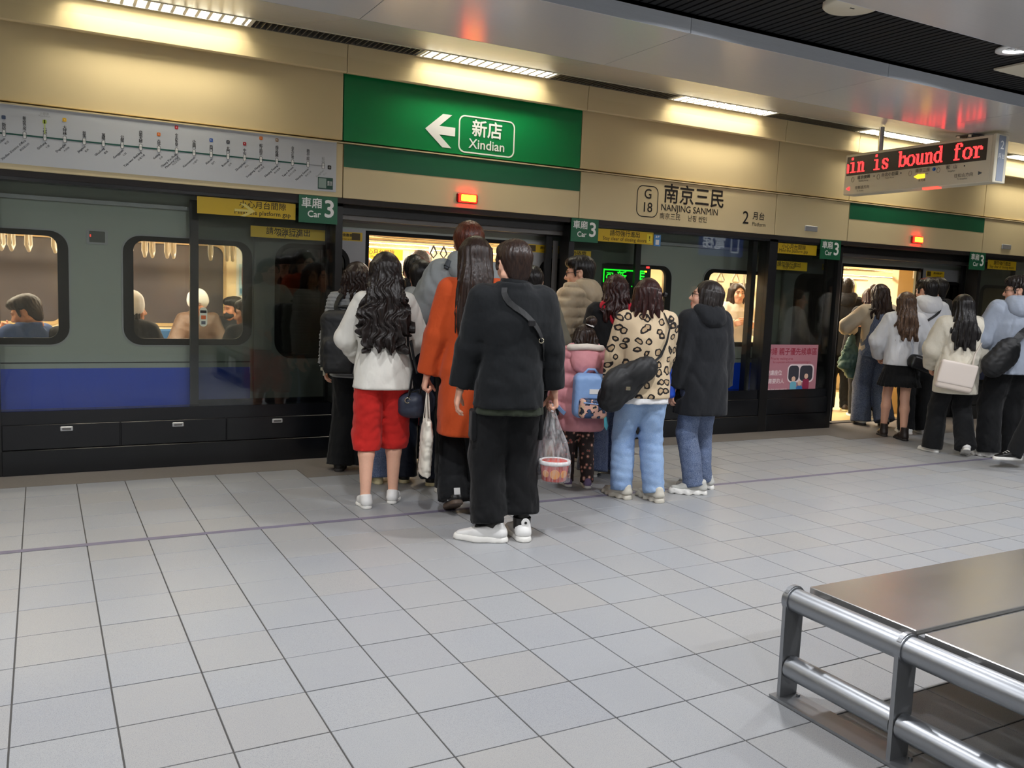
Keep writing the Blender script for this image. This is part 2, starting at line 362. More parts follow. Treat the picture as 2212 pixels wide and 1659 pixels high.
# ------------------------------------------------------------------ platform screen doors
def glass_box(name, x0, x1, y, z0, z1, m, parent, th=.012): return obj(name, MB().box(x0, x1, y, y+th, z0, z1), m, parent)
def screen_panel(x0, x1, label, mulls=(), div=(), lat=(), base_top=.47, step=True, zt=2.125):
    t = empty('platform_screen_panel', label, 'screen door panel', 'fixed panels of the platform screen', ((x0+x1)/2, YW+.1, 0)); cx = (x0+x1)/2
    def P(n, mb, m, par=t):
        o = obj(n, mb, m, par); o.data.transform(Matrix.Translation((-cx, -YW-.1, 0))) if par is t else None; return o
    P('glass', MB().box(x0+.05, x1-.05, YW+.03, YW+.042, base_top, zt), M['glass'])
    P('frame_top', MB().box(x0, x1, YW+.0, YW+.16, zt, 2.16), M['darkframe'])
    for a, b in ((x0, x0+.06), (x1-.06, x1)): P('frame_post', MB().box(a, b, YW, YW+.16, 0, 2.15), M['darkframe'])
    for a in mulls: P('mullion', MB().box(a, a+.065, YW+.045, YW+.12, base_top-.02, zt), M['darkframe'])
    b = P('base', MB().box(x0+.06, x1-.06, YW+.02, YW+.16, .0, base_top), M['dark'])
    P('base_ledge', MB().box(x0+.06, x1-.06, YW-.005, YW+.02, .0, .185, .004), M['dark'])
    cs = [x0+.06]+list(div)+[x1-.06]
    for k, (a, b_) in enumerate(zip(cs[:-1], cs[1:])):
        ap = P('access_panel', MB().box(a+.004, b_-.004, YW+.002, YW+.02, .19, .372, .003), M['dark'])
        if k < len(lat):
            l = MB(); x = lat[k]; l.box(x-.043, x+.043, YW-.008, YW+.003, .318, .354, .008)
            lo = P('latch', l, M['latch']); lo.parent = ap
            P('latch_slot', MB().box(x-.03, x+.03, YW-.0095, YW-.006, .328, .344, .003), M['steelgrey']).parent = ap
    return t
pA = screen_panel(-.33, 2.235, 'long glazed platform screen panel left of the crowded door, train windows behind', (), (.517, 1.30), (.151, .931, 1.706))
pB = screen_panel(4.47, 7.13, 'glazed platform screen panel under the black station name', (6.87,), (5.4, 6.3), ())
pC = screen_panel(7.13, 8.22, 'narrow glazed platform screen panel holding the pink poster', (), (), ())
pD = screen_panel(10.76, 13.3, 'glazed platform screen panel cut by the right edge of the photo', (), (11.6, 12.4), ())
pZ = screen_panel(-6.0, -.335, 'glazed platform screen panel outside the left edge of the photo', (-3., ), (-4, -2), ())
def screen_leaf(x0, x1, label, light=None):
    t = empty('screen_door_leaf', label, 'sliding door', 'sliding leaves of the platform screen', (x0, YW+.19, 0))
    w_ = x1-x0
    obj('glass', MB().box(.06, w_-.06, .01, .02, .5, 2.04), M['glass_leaf'], t)
    for a in (0, w_-.065): obj('stile', MB().box(a, a+.065, 0, .035, .02, 2.1), M['darkframe'], t)
    obj('bottom_rail', MB().box(.065, w_-.065, 0, .035, .02, .5), M['dark'], t)
    obj('top_rail', MB().box(.065, w_-.065, 0, .035, 2.04, 2.1), M['darkframe'], t)
    if light is not None: obj('edge_strip', MB().box(light, light+.06, -.012, .0, .1, 1.98, .004), M['steelgrey'], t)
    return t
screen_leaf(1.05, 2.22, 'open glazed sliding door leaf parked behind the long left screen panel')
screen_leaf(4.33, 5.47, 'open glazed sliding door leaf right of the crowded door, grey edge strip', .07)
screen_leaf(7.16, 8.24, 'open glazed sliding door leaf parked behind the pink poster')
screen_leaf(10.72, 11.86, 'open glazed sliding door leaf right of the second open door')
for a, b, wd in ((2.235, 4.47, 'over the crowded door'), (8.22, 10.76, 'over the second open door')):
    t = empty('door_header', 'dark header beam '+wd, 'door header', 'door headers', (a, YW+.1, 2.05))
    obj('header_beam', MB().box(0, b-a, .0, .12, .02, .1), M['darkframe'], t)
    obj('header_rail', MB().box(0, b-a, .03, .1, -.02, .02), M['steelgrey'], t)

# lamp strips behind the beam of the platform screen, over the gap to the train
for x0, x1, wd in ((-2.6, 2.2, 'left'), (2.3, 4.4, 'crowded door'), (4.5, 8.2, 'middle'), (8.3, 10.7, 'second door'), (10.8, 13.3, 'right')):
    t = empty('gap_lamp', 'slim white lamp strip behind the screen beam, '+wd+' part', 'lamp strip', 'lamp strips over the gap', ((x0+x1)/2, YW+.2, 2.17))
    obj('lamp_case', MB().box(-(x1-x0)/2, (x1-x0)/2, -.035, .035, .012, .04), M['housing'], t)
    area('lamp_light', t, (0, 0, .006), x1-x0-.1, .05, P_GAP*(x1-x0)*(.35 if 'door' in wd else 1), (1., .97, .88), rot=(math.radians(25), 0, 0))
# ------------------------------------------------------------------ train standing at the platform
YT, YI, YB = 7.5, 7.57, 10.42       # near skin, inner face of near side, inner face of far side
MT = dict(skin=m_brushed('brushed_stainless', '9AA19A', .34, .3, (2, 60, 60), .05), skin2=m_brushed('door_stainless', '9A9C9E', .36, .35, (2, 60, 60), .04),
    blue=mat('blue_stripe', '0A3EBE', .35, var=.04), rubber=mat('black_rubber', '070606', .55, spec=.25), cream=mat('cream_lining', 'E9D3A6', .45, var=.03, vscale=2),
    cream2=mat('cream_floor', 'C9AE78', .45, var=.08, vscale=12), seat=mat('blue_seat', '2D5D8A', .6), pole=mat('pole_steel', 'D5D3CC', .22, .9),
    strap=mat('ivory_strap', 'F2EBDD', .5), dull=mat('far_window', '4A4546', .12, var=.12, vscale=3), rail=mat('ballast', '1B1A19', .9), handle=mat('ivory_plastic', 'EFE8D8', .4))
train = empty('train', 'silver metro train with blue stripe standing behind the platform screen', 'train', None, (0, YT, 0))
def T(name, mb, m, par=None):
    me = mb.mesh(name) if isinstance(mb, MB) else mb
    if par is None: me.transform(Matrix.Translation((0, -YT, 0)))
    else: me.transform(Matrix.Translation((0, -YT, 0)))
    return put(name, me, m, par or train)
def txt(s, x, z, size, m, par, y, **k):
    o = text(s, x, z, size, m, par, y, **k); o.data.transform(Matrix.Translation((0, -YT, 0))); return o
WIN = [(-.80, .19), (.57, 1.56), (5.02, 5.98), (6.43, 7.40), (11.3, 12.2)]; Z0, Z1 = .94, 1.80
DOORS = [(2.55, 4.11), (8.56, 10.02)]
loops = [[(-4, -.4), (14.5, -.4), (14.5, 2.35), (-4, 2.35)]]
for a, b in WIN: loops.append(rrect(a+.04, b-.04, Z0+.025, Z1-.025, .1))
for a, b in DOORS: loops.append([(a, .0), (b, .0), (b, 1.93), (a, 1.93)])
T('body_side', plate(loops, YI-YT, YT), MT['skin'])
for a, b in ((-4, 1.55), (5.15, 7.55), (11.1, 14.5)): T('blue_stripe', MB().box(a, b, YT-.002, YT, .43, .755), MT['blue'])
for a, b in ((-4, 1.55), (5.15, 7.55)): T('body_seam', MB().box(a, b, YT-.004, YT, .795, .803), MT['rubber'])
T('rain_gutter', MB().box(-4, 14.5, YT-.03, YT, 2.02, 2.05), MT['skin2'])
for a, b in WIN:
    fr_ = T('window_frame', plate([rrect(a, b, Z0, Z1, .13), rrect(a+.075, b-.075, Z0+.05, Z1-.04, .075)], .035, YT-.012), MT['rubber'])
    T('window_bead', plate([rrect(a-.012, b+.012, Z0-.012, Z1+.012, .142), rrect(a+.004, b-.004, Z0+.004, Z1-.004, .126)], .012, YT-.008), MT['skin2'], fr_)
    T('window_pane', MB().box(a+.06, b-.06, YT+.012, YT+.018, Z0+.03, Z1-.03), M['glass_car'], fr_)
# small hatch between the left windows
hb = T('indicator_box', plate([rrect(.315, .465, 1.715, 1.83, .01), rrect(.335, .445, 1.73, 1.815, .006)], .012, YT-.008), MT['skin2'])
T('indicator_glass', MB().box(.335, .445, YT-.001, YT+.001, 1.73, 1.815), mat('indicator_grey', '5C5F5C', .2), hb)
T('indicator_light', MB().box(.338, .348, YT-.004, YT, 1.77, 1.79), emit('dim_red', 'FF5548', .6), hb)
# door leaves hung outside, slid open
def leaf(x0, x1, stick, flip):
    lf = T('door_leaf', plate([[(x0, .02), (x1, .02), (x1, 1.96), (x0, 1.96)], rrect(x0+.2, x1-.17, .86, 1.78, .12)], .03, YT-.045), MT['skin2'])
    T('door_window', plate([rrect(x0+.17, x1-.14, .83, 1.81, .15), rrect(x0+.21, x1-.18, .87, 1.77, .11)], .012, YT-.05), MT['rubber'], lf)
    T('door_pane', MB().box(x0+.19, x1-.16, YT-.03, YT-.024, .84, 1.8), M['glass_dark'], lf)
    e = x1 if flip else x0
    T('edge_rubber', MB().box(e-.035, e+.035, YT-.04, YT-.005, .02, 1.95), MT['rubber'], lf)
    s = T('door_sticker', MB().box(stick[0], stick[1], YT-.047, YT-.0455, 1.86, 1.935), M['yellow'], lf)
    for k, (a, b) in enumerate(((.04, .46), (.52, .96))):
        wd = stick[1]-stick[0]
        if (k == 0) ^ flip: T('sticker_picture', MB().box(stick[0]+wd*a, stick[0]+wd*a+.075, YT-.0485, YT-.047, 1.867, 1.928), mat('sticker_dark', '4A3A10', .5), s)
    tx = txt('請勿倚靠車門', (stick[0]+stick[1])/2+(.05 if flip is False else -.05), 1.905, .03, M['black_ink'], s, YT-.0478, bold=.02)
    txt('Do not lean on door', (stick[0]+stick[1])/2+(.05 if flip is False else -.05), 1.873, .017, M['black_ink'], s, YT-.0478)
    # symbol: small figure disc
    return lf
leaf(1.57, 2.53, (2.30, 2.50), True); leaf(4.13, 5.05, (4.17, 4.53), False)
leaf(7.6, 8.54, (8.2, 8.5), True); leaf(10.04, 11.0, (10.1, 10.46), False)
for a, b in DOORS:
    T('door_frame', plate([[(a-.03, 0), (b+.03, 0), (b+.03, 1.96), (a-.03, 1.96)], [(a+.005, .0), (b-.005, .0), (b-.005, 1.925), (a+.005, 1.925)]], .04, YT-.004), MT['rubber'])
    T('door_sill', MB().box(a, b, YT-.06, YI, -.04, .004), M['steelgrey'])
# destination display in the upper part of a window
dd = T('destination_display', MB().box(5.04, 5.69, YT-.03, YT-.013, 1.44, 1.79, .01), M['led_bg2'])
def led_bar(x0, x1, z0, z1, m): T('display_bar', MB().box(x0, x1, YT-.034, YT-.031, z0, z1), m, dd)
led_bar(5.08, 5.60, 1.724, 1.738, M['led_green']); led_bar(5.60, 5.63, 1.722, 1.738, M['led_amber']); led_bar(5.62, 5.66, 1.765, 1.785, M['led_red'])
led_bar(5.08, 5.092, 1.60, 1.73, M['led_green']); led_bar(5.19, 5.20, 1.62, 1.70, M['led_green']); led_bar(5.12, 5.2, 1.695, 1.702, M['led_green'])
txt('G', 5.145, 1.655, .09, M['led_green'], dd, YT-.0335, bold=.02)
txt('新', 5.31, 1.655, .13, M['led_green'], dd, YT-.0335, bold=.01); txt('店', 5.54, 1.655, .14, M['led_green'], dd, YT-.0335, bold=.01)
led_bar(5.44, 5.62, 1.565, 1.575, M['led_green'])
# interior shell
T('car_floor', MB().box(-4, 14.5, YI, YB, -.05, .0), MT['cream2'])
T('car_ceiling', MB().box(-4, 14.5, YI, YB, 2.18, 2.24), MT['cream'])
ll = MB()
for a, b in zip([-4]+[d[1] for d in DOORS], [d[0] for d in DOORS]+[14.5]): ll.box(a, b, YI, YI+.02, 1.83, 2.18)
for a, b in DOORS: ll.box(a, b, YI, YI+.02, 1.95, 2.18)
T('near_cornice', ll, MT['cream'])
nl = MB()
for a, b in ((-4, -.76), (.15, .61), (1.52, 2.5), (4.16, 5.06), (5.94, 6.47), (7.36, 8.5), (10.07, 14.5)): nl.box(a, b, YI, YI+.03, .0, 1.83)
for a, b in ((-.76, .15), (.61, 1.52), (5.06, 5.94), (6.47, 7.36)): nl.box(a, b, YI, YI+.03, .0, .965)
T('near_lining', nl, MT['cream'])
FW = [(-2.6, -1.3), (-1.0, .20), (.60, 1.86), (4.9, 6.2), (6.6, 7.9), (10.9, 12.3)]
fl = [[(-4, -.05), (14.5, -.05), (14.5, 2.2), (-4, 2.2)]]+[rrect(a, b, .95, 1.86, .12) for a, b in FW]
T('far_lining', plate(fl, .05, YB), MT['cream'])
for a, b in FW:
    f2 = T('far_window_frame', plate([rrect(a-.02, b+.02, .93, 1.88, .13), rrect(a+.015, b-.015, .965, 1.845, .1)], .02, YB-.01), mat('frame_tan', 'B79C6C', .4))
    T('far_window_pane', MB().box(a-.01, b+.01, YB+.02, YB+.03, .94, 1.87), MT['dull'], f2)
for a, b in ((2.55, 4.11), (8.56, 10.02)):
    for x0, x1 in ((a, (a+b)/2-.004), ((a+b)/2+.004, b)):
        d = T('far_door', MB().box(x0, x1, YB-.012, YB, .01, 1.94), mat('door_cream', 'E6D9BC', .4))
        T('far_door_pane', MB().box(x0+.17, x1-.14, YB-.02, YB-.013, .85, 1.72), MT['dull'], d)
for z0, z1, y0, y1 in ((.36, .46, YI+.03, YI+.5), (.36, .46, YB-.5, YB)):
    for a, b in ((-3.6, 2.0), (4.6, 8.0), (10.6, 14)):
        T('bench_seat', MB().box(a, b, y0, y1, z0, z1, .03), MT['seat'])
        T('bench_back', MB().box(a, b, *((y0, y0+.06) if y0 < 8 else (y1-.06, y1)), z1, .9, .02), MT['seat'])
# rails, poles and straps
for y in (YI+.55, YB-.55):
    T('overhead_rail', MB().tube([(-3.8, y, 1.92), (14, y, 1.92)], .016, 10), MT['pole'])
for x, y in ((2.9, 8.6), (3.9, 9.2), (9.35, 8.3), (8.9, 9.5), (6.2, 8.9), (0.2, 9.)):
    p = T('pole', MB().tube([(x, y, 0), (x, y, 2.18)], .017, 10), MT['pole'])
    T('pole_collar', MB().tube([(x, y, 1.86), (x, y, 1.95)], .026, 10), MT['handle'], p)
T('grab_rail', MB().tube([(4.4, 8.1, 1.96), (4.4, 8.1, 1.66), (4.33, 8.1, 1.56), (4.2, 8.1, 1.48), (4.16, 8.1, .9)], .016, 10), MT['pole'])
for y in (8.15, 8.9, 9.6): T('overhead_rail', MB().tube([(2.4, y, 1.99), (3.0, y, 1.95), (4.6, y, 1.95)], .016, 8), MT['pole'])
T('overhead_rail', MB().tube([(9.3, 8.3, 1.80), (10.02, 8.3, 1.80)], .018, 8), MT['handle'])
def strap(x, y, par=None, tri=True):
    s = MB(); s.tube([(x, y, 1.905), (x, y, 1.80)], .014, 8); me = T('grab_strap', s, MT['strap'])
    if tri: h = MB().tube([(x, y, 1.80), (x-.055, y, 1.70), (x-.04, y, 1.68), (x+.04, y, 1.68), (x+.055, y, 1.70), (x, y, 1.80)], .011, 8)
    else: h = MB().tube([(x-.012, y-.03, 1.80), (x-.016, y-.045, 1.70), (x, y, 1.655), (x+.016, y+.045, 1.70), (x+.012, y+.03, 1.80)], .015, 8)
    T('strap_loop', h, MT['strap'], me)
for x in (-.62, -.45, -.27, -.2, -.08, .11, .675, .79, .85, .97, 1.02, 1.33, 1.47, 1.52): strap(x, YI+.55, tri=False)
for x in (5.55, 5.75, 6.75, 6.99, 7.23, 7.47): strap(x, YI+.55)
for x in (3.0, 3.12): T('grab_strap', MB().tube([(x+.8, 8.9, 1.93), (x+.76, 8.9, 1.85), (x+.8, 8.9, 1.8), (x+.84, 8.9, 1.85), (x+.8, 8.9, 1.93)], .009, 8), MT['rubber'])
# notices inside
def notice(x0, x1, z0, z1, col, y, lines):
    s = T('notice', MB().box(x0, x1, y-.004, y, z0, z1), mat('notice', col, .4))
    for (tx_, x, z, sz, c) in lines: txt(tx_, x, z, sz, mat('notice_ink', c, .5), s, y-.005, bold=.01)
    return s
notice(1.99, 2.32, 1.26, 1.86, 'D9DCD6', YB-.002, [('臺北捷運', 2.15, 1.80, .05, '3A4A60'), ('路線圖', 2.15, 1.72, .05, '7A4040')])
nn = notice(2.02, 2.29, 1.30, 1.66, '9FC0CC', YB-.008, [])
for k in range(4): T('picture_bar', MB().box(2.05+.06*k, 2.09+.06*k, YB-.016, YB-.012, 1.42, 1.62), mat('picture_red', 'C46A62', .5), nn)
T('picture_skyline', MB().box(2.03, 2.28, YB-.016, YB-.012, 1.32, 1.38), mat('picture_blue', '4A7C9A', .5), nn)
notice(1.95, 2.35, 1.15, 1.22, 'D9A0C0', YB-.002, [('請優先讓座', 2.15, 1.185, .045, '6A2A5A')])
notice(3.35, 4.02, 1.80, 1.93, 'E0B414', YB-.02, [('小心月台間隙', 3.7, 1.88, .07, '3A2A08'), ('Mind the gap', 3.7, 1.825, .04, '3A2A08')])
ph = notice(4.22, 4.44, 1.66, 1.95, 'EDE3CF', YB-.002, [])
T('phone_disc', plate([[(4.33+.085*math.cos(a*math.pi/12), 1.85+.085*math.sin(a*math.pi/12)) for a in range(24)]], .003, YB-.012), mat('phone_red', 'B8282A', .4), ph)
T('phone_handset', MB().tube([(4.345+.045*math.cos(math.radians(a)), YB-.014, 1.85+.045*math.sin(math.radians(a))) for a in (100, 140, 180, 220, 260)], [.018, .01, .01, .01, .018], 8), M['white'], ph)
txt('SOS', 4.33, 1.71, .05, mat('notice_ink', 'B8282A', .5), ph, YB-.006)
notice(8.3, 8.75, 1.62, 1.73, '8A6A5A', YB-.03, [('旅客資訊', 8.52, 1.675, .05, 'E0C8A8')])
T('equipment_panel', MB().box(10.15, 11.4, 7.9, 8.0, .0, 2.1), MT['cream'])
# lamps of the car
T('lamp_cove', MB().box(-4, 14.5, 8.62, 8.66, 2.13, 2.18).box(-4, 14.5, 9.32, 9.36, 2.13, 2.18), MT['cream'])
for x in (-2.6, -.3, 2., 4.3, 6.6, 8.9, 11.2, 13.):
    area('car_light', train, (x, 8.5-YT, 2.165), 2.1, .14, P_CAR, (1., .9, .74)); area('car_light', train, (x, 9.5-YT, 2.165), 2.1, .14, P_CAR, (1., .9, .74))
T('underframe', MB().box(-4, 14.5, YT, YB, -1., -.4), MT['rail'])
# ------------------------------------------------------------------ signs on the wall above the doors
YS = YW-.001
def flat(name, x0, x1, z0, z1, y, m, par, th=.0025): return obj(name, MB().box(x0, x1, y-th, y, z0, z1), m, par)
# green direction sign over the crowded door
g = empty('direction_sign', 'big green sign panel with white arrow pointing left to 新店 Xindian', 'direction sign')
flat('sign_panel', 2.229, 4.551, 2.665, 3.25, YW+.045, M['green'], g, .045)
flat('green_band', 2.229, 4.551, 2.448, 2.634, YW-.0195, M['green2'], g, .002)
ar = [(2.953, 2.848), (3.118, 2.99), (3.205, 2.99), (3.085, 2.885), (3.238, 2.885), (3.238, 2.812), (3.085, 2.812), (3.205, 2.706), (3.118, 2.706)]
put('arrow', plate([ar], .003, YW-.003), M['white'], g)
put('name_frame', plate([rrect(3.272, 3.835, 2.683, 3.008, .06), rrect(3.284, 3.823, 2.695, 2.996, .05)], .003, YW-.003), M['white'], g)
text('新店', 3.553, 2.895, .155, M['white'], g, YW-.003, bold=.02)
text('Xindian', 3.555, 2.765, .118, M['white'], g, YW-.003, bold=.014)
# white line map
mp = empty('line_map_sign', 'long white route map board with green line of stations and tilted names', 'route map')
ZF = YW-.02
flat('board', -.328, 2.165, 2.235, 2.634, ZF, M['board'], mp, .004)
flat('board_edge', -.33, 2.168, 2.634, 2.6375, ZF, M['white'], mp, .006)
YM = ZF-.0045
flat('route_line', -.33, 1.925, 2.4315, 2.4425, YM, M['teal'], mp, .001)
flat('route_line', 1.925, 2.05, 2.433, 2.4405, YM, M['pale_ink'], mp, .001)
ST = [('新店', 'Xindian', '4A5A78'), ('新店區公所', 'Xindian District Office', None), ('七張', 'Qizhang', 'B8CC5A'), ('大坪林', 'Dapinglin', 'E0B010'), ('景美', 'Jingmei', None), ('萬隆', 'Wanlong', None), ('公館', 'Gongguan', None), ('台電大樓', 'Taipower Building', None), ('古亭', 'Guting', 'D8701C'), ('中正紀念堂', 'Chiang Kai-Shek\nMemorial Hall', 'B01C2C'), ('小南門', 'Xiaonanmen', None), ('西門', 'Ximen', '1C50A8'), ('北門', 'Beimen', '3A3E48'), ('中山', 'Zhongshan', 'B01C2C'), ('松江南京', 'Songjiang Nanjing', 'D8701C'), ('南京復興', 'Nanjing Fuxing', '8A6A48'), ('台北小巨蛋', 'Taipei Arena', None), ('南京三民', 'Nanjing Sanmin', None), ('松山', 'Songshan', None)]
ring_me = plate([rrect(-.012, .012, -.024, .026, .011), rrect(-.009, .009, -.021, .023, .008)], .001, YM-.003)
disc_me = plate([rrect(-.012, .012, -.024, .026, .011)], .001, YM-.002)
for me, m in ((ring_me, M['grey_ink']), (disc_me, M['white'])): me.materials.append(m)
for k, (zh, en, col) in enumerate(ST):
    x = -.205+k*.1255; ink = M['dim_ink'] if k < 18 else M['pale_ink']
    put('station_dot', disc_me, None, mp, loc=(x, 0, 2.437)); put('station_ring', ring_me, None, mp, loc=(x, 0, 2.437))
    pc = .0285 if len(zh) < 5 else .0245; hgt = pc*len(zh)
    text('\n'.join(zh), x, 2.468+hgt/2-.012, pc*.93, M['black_ink'] if k < 18 else M['pale_ink'], mp, YM, dup=.05, res=2, gap=.83, name='station_name')
    t_ = text(en, x+.004, 2.404, .023, ink, mp, YM, align='RIGHT', rot=math.radians(45), res=1, dup=.05, name='station_name')
    text(zh, x+.028, 2.386, .0165, ink, mp, YM, align='RIGHT', rot=math.radians(45), res=1, name='station_name')
    text('G%02d' % (k+1), x, 2.439, .011, M['grey_ink'], mp, YM-.004, res=1, name='station_number')
    if col:
        b = put('line_badge', plate([rrect(x-.0125, x+.0125, 2.476+hgt, 2.502+hgt, .006)], .001, YM-.001), mat('badge', col, .5), mp)
        text({'D8701C': 'O', 'B01C2C': 'R', '1C50A8': 'BL', '8A6A48': 'BR', 'E0B010': 'Y', '3A3E48': 'A'}.get(col, ''), x, 2.489+hgt, .015, M['white'], b, YM-.002, res=1) if col not in ('4A5A78', 'B8CC5A') else None
text('小碧潭\nXiaobitan', .045, 2.592, .019, M['pale_ink'], mp, YM, res=1, gap=.8, name='station_name')
flat('branch_line', .042, .05, 2.45, 2.56, YM, mat('branch', 'C0D080', .5), mp, .001)
b = put('line_badge', plate([rrect(2.092, 2.122, 2.415, 2.447, .006)], .001, YM-.001), M['black_ink'], mp); text('G', 2.107, 2.431, .02, M['white'], b, YM-.0025, res=1)
b = flat('green_plate', 2.012, 2.138, 2.252, 2.346, YM, mat('plate_green', '1C4A3C', .5), mp, .001); flat('grey_plate', 2.018, 2.082, 2.26, 2.338, YM-.001, mat('plate_grey', '8FA39A', .5), b, .001)
text('車站\n資訊', 2.111, 2.30, .022, M['white'], b, YM-.0025, res=1, gap=.9)
# station name on the beige panel
sn = empty('station_name_sign', 'black lettering 南京三民 NANJING SANMIN with boxed G 18 on beige panel', 'station sign')
put('number_frame', plate([rrect(5.225, 5.49, 2.262, 2.572, .07), rrect(5.234, 5.481, 2.271, 2.563, .062)], .002, ZF-.001), M['black_ink'], sn)
text('G', 5.36, 2.487, .135, M['black_ink'], sn, ZF-.001, bold=.008); text('18', 5.357, 2.355, .135, M['black_ink'], sn, ZF-.001, bold=.008)
text('南京三民', 5.955, 2.503, .203, M['black_ink'], sn, ZF-.001, bold=.014)
text('NANJING SANMIN', 5.905, 2.372, .0935, M['black_ink'], sn, ZF-.001, bold=.009, wx=.98)
text('南京三民', 5.652, 2.285, .068, M['black_ink'], sn, ZF-.001); text('난징 싼민', 6.01, 2.285, .066, M['black_ink'], sn, ZF-.001, bold=.006)
text('2', 6.67, 2.345, .19, M['black_ink'], sn, ZF-.001, bold=.006); text('月台', 6.855, 2.374, .088, M['black_ink'], sn, ZF-.001, bold=.01); text('Platform', 6.865, 2.29, .058, M['black_ink'], sn, ZF-.001)
# green band over the second door
gb = obj('green_sign_strip', MB().box(8.255, 10.755, ZF-.002, ZF-.0002, 2.452, 2.634), M['green2'], label='plain green strip on the beige panel over the second open door', cat='sign')
# car number plates
def car_plate(x0, x1, lab):
    c = empty('car_number_sign', lab, 'car sign', 'green car number plates'); k = (x1-x0)/.32; zc = 2.082
    flat('sign_plate', x0, x1, 1.972, 2.193, YW-.012, M['green2'], c, .008); Y = YW-.0205
    text('車廂', x0+.105*k, zc+.045, .087*k, M['white'], c, Y, bold=.016); text('Car', x0+.125*k, zc-.04, .072*k, M['white'], c, Y, bold=.02); text('3', x0+.252*k, zc+.005, .195*k, M['white'], c, Y, bold=.02)
car_plate(1.86, 2.182, 'green Car 3 plate at the lower right of the white route map')
car_plate(4.475, 4.787, 'green Car 3 plate left of the boxed G 18, beside the crowded door')
car_plate(7.83, 8.155, 'green Car 3 plate above the pink poster')
car_plate(10.53, 10.85, 'green Car 3 plate near the right edge of the photo')
# red door lamps and small cover plates
for x, lab in ((3.36, 'lit red and orange door lamp under the green direction sign'), (9.45, 'lit red and orange door lamp under the plain green strip')):
    t = empty('door_lamp', lab, 'warning lamp', None, (x, ZF, 2.283))
    obj('lamp_base', MB().box(-.105, .105, -.03, 0, -.042, .042, .012), mat('lamp_red', '8E0A06', .3), t)
    obj('lamp_lens', MB().box(-.088, .088, -.04, -.028, -.038, .038, .008), M['red_lamp'], t)
    obj('lamp_glow', MB().box(-.068, .075, -.046, -.036, -.028, .028, .008), M['amber_lamp'], t)
for x, wd in ((7.65, 'above the pink poster'), (11.26, 'at the right edge of the photo')):
    obj('cover_plate', MB().box(x-.1, x+.1, ZF-.012, ZF, 2.268, 2.33, .01), M['latch'], label='small steel cover plate on the beige panel '+wd, cat='cover plate')
# yellow safety films on the glass
def film(x0, x1, z0, z1, zh, en, lab, arrow=0, dx=0., y=YW+.028):
    f = empty('safety_film', lab, 'safety sign', 'yellow safety films on the glass')
    flat('film', x0, x1, z0, z1, y, M['yellow'], f, .001); xc = (x0+x1)/2+dx
    text(zh, xc, z1-.038, .062, M['black_ink'], f, y-.0015, res=2, bold=.008); text(en, xc, z0+.033, .05, M['black_ink'], f, y-.0015, res=2, bold=.006)
    if arrow:
        ax = xc-.16; put('arrow', plate([[(ax-.06, z0+.055), (ax+.05, z0+.055), (ax-.02, z0+.1), (ax+.02, z0+.1), (ax+.1, z0+.045), (ax+.02, z0-.0), (ax-.02, z0-.0), (ax+.05, z0+.037), (ax-.06, z0+.037)]], .001, y-.003), mat('pale_yellow', 'E8D878', .5), f)
    return f
film(1.08, 1.845, 1.988, 2.118, '小心月台間隙', 'Mind the platform gap', 'yellow film reading Mind the platform gap, under the route map', 1, .12)
film(4.79, 5.49, 1.995, 2.118, '請勿強行進出', 'Stay clear of closing doors', 'yellow film reading Stay clear of closing doors, under the boxed G 18')
film(7.10, 7.82, 2.005, 2.118, '小心月台間隙', 'Mind the platform gap', 'yellow film on the glass above the pink poster')
film(10.98, 11.6, 2.0, 2.118, '請勿強行進出', 'Stay clear of closing doors', 'yellow film on the glass at the right edge of the photo')
film(1.52, 2.14, 1.84, 1.93, '請勿強行進出', 'Stay clear', 'second yellow film lower on the door leaf, left of the crowded door', y=YW+.188)
film(4.50, 4.85, 1.78, 1.90, '請勿倚靠', 'Do not lean', 'faint yellow film low on the door leaf right of the crowded door', y=YW+.188)
film(7.28, 7.86, 1.83, 1.93, '請勿強行進出', 'Stay clear', 'second yellow film lower on the door leaf behind the pink poster', y=YW+.188)
ic = empty('exit_pictogram_sticker', 'small yellow and blue pictogram stickers beside the yellow film under G 18', 'sticker')
flat('yellow_sticker', 5.41, 5.475, 2.01, 2.10, YW+.026, mat('sticker_yellow', 'F2DE3C', .4), ic, .001); text('!', 5.443, 2.055, .07, M['black_ink'], ic, YW+.0245, bold=.02)
flat('blue_sticker', 5.50, 5.585, 1.985, 2.10, YW+.026, mat('sticker_blue', '4E8CC8', .4), ic, .001); flat('white_figure', 5.52, 5.565, 2.0, 2.05, YW+.0245, M['white'], ic, .0006)
text('▲', 5.53, 2.08, .03, M['white'], ic, YW+.0245); text('▼', 5.556, 2.08, .03, M['white'], ic, YW+.0245)
ov = empty('oval_sticker', 'small oval pictogram sticker on the dark door stile left', 'sticker')
put('sticker', plate([rrect(1.097, 1.155, 1.107, 1.259, .028)], .001, YW+.027), mat('sticker_pale', 'C9CEB8', .4), ov)
flat('sticker_top', 1.102, 1.15, 1.215, 1.235, YW+.0265, M['black_ink'], ov, .0006); flat('sticker_picture', 1.108, 1.145, 1.165, 1.195, YW+.0265, mat('sticker_orange', 'C0602C', .5), ov, .0006); flat('sticker_picture', 1.11, 1.142, 1.125, 1.15, YW+.0265, M['grey_ink'], ov, .0006)
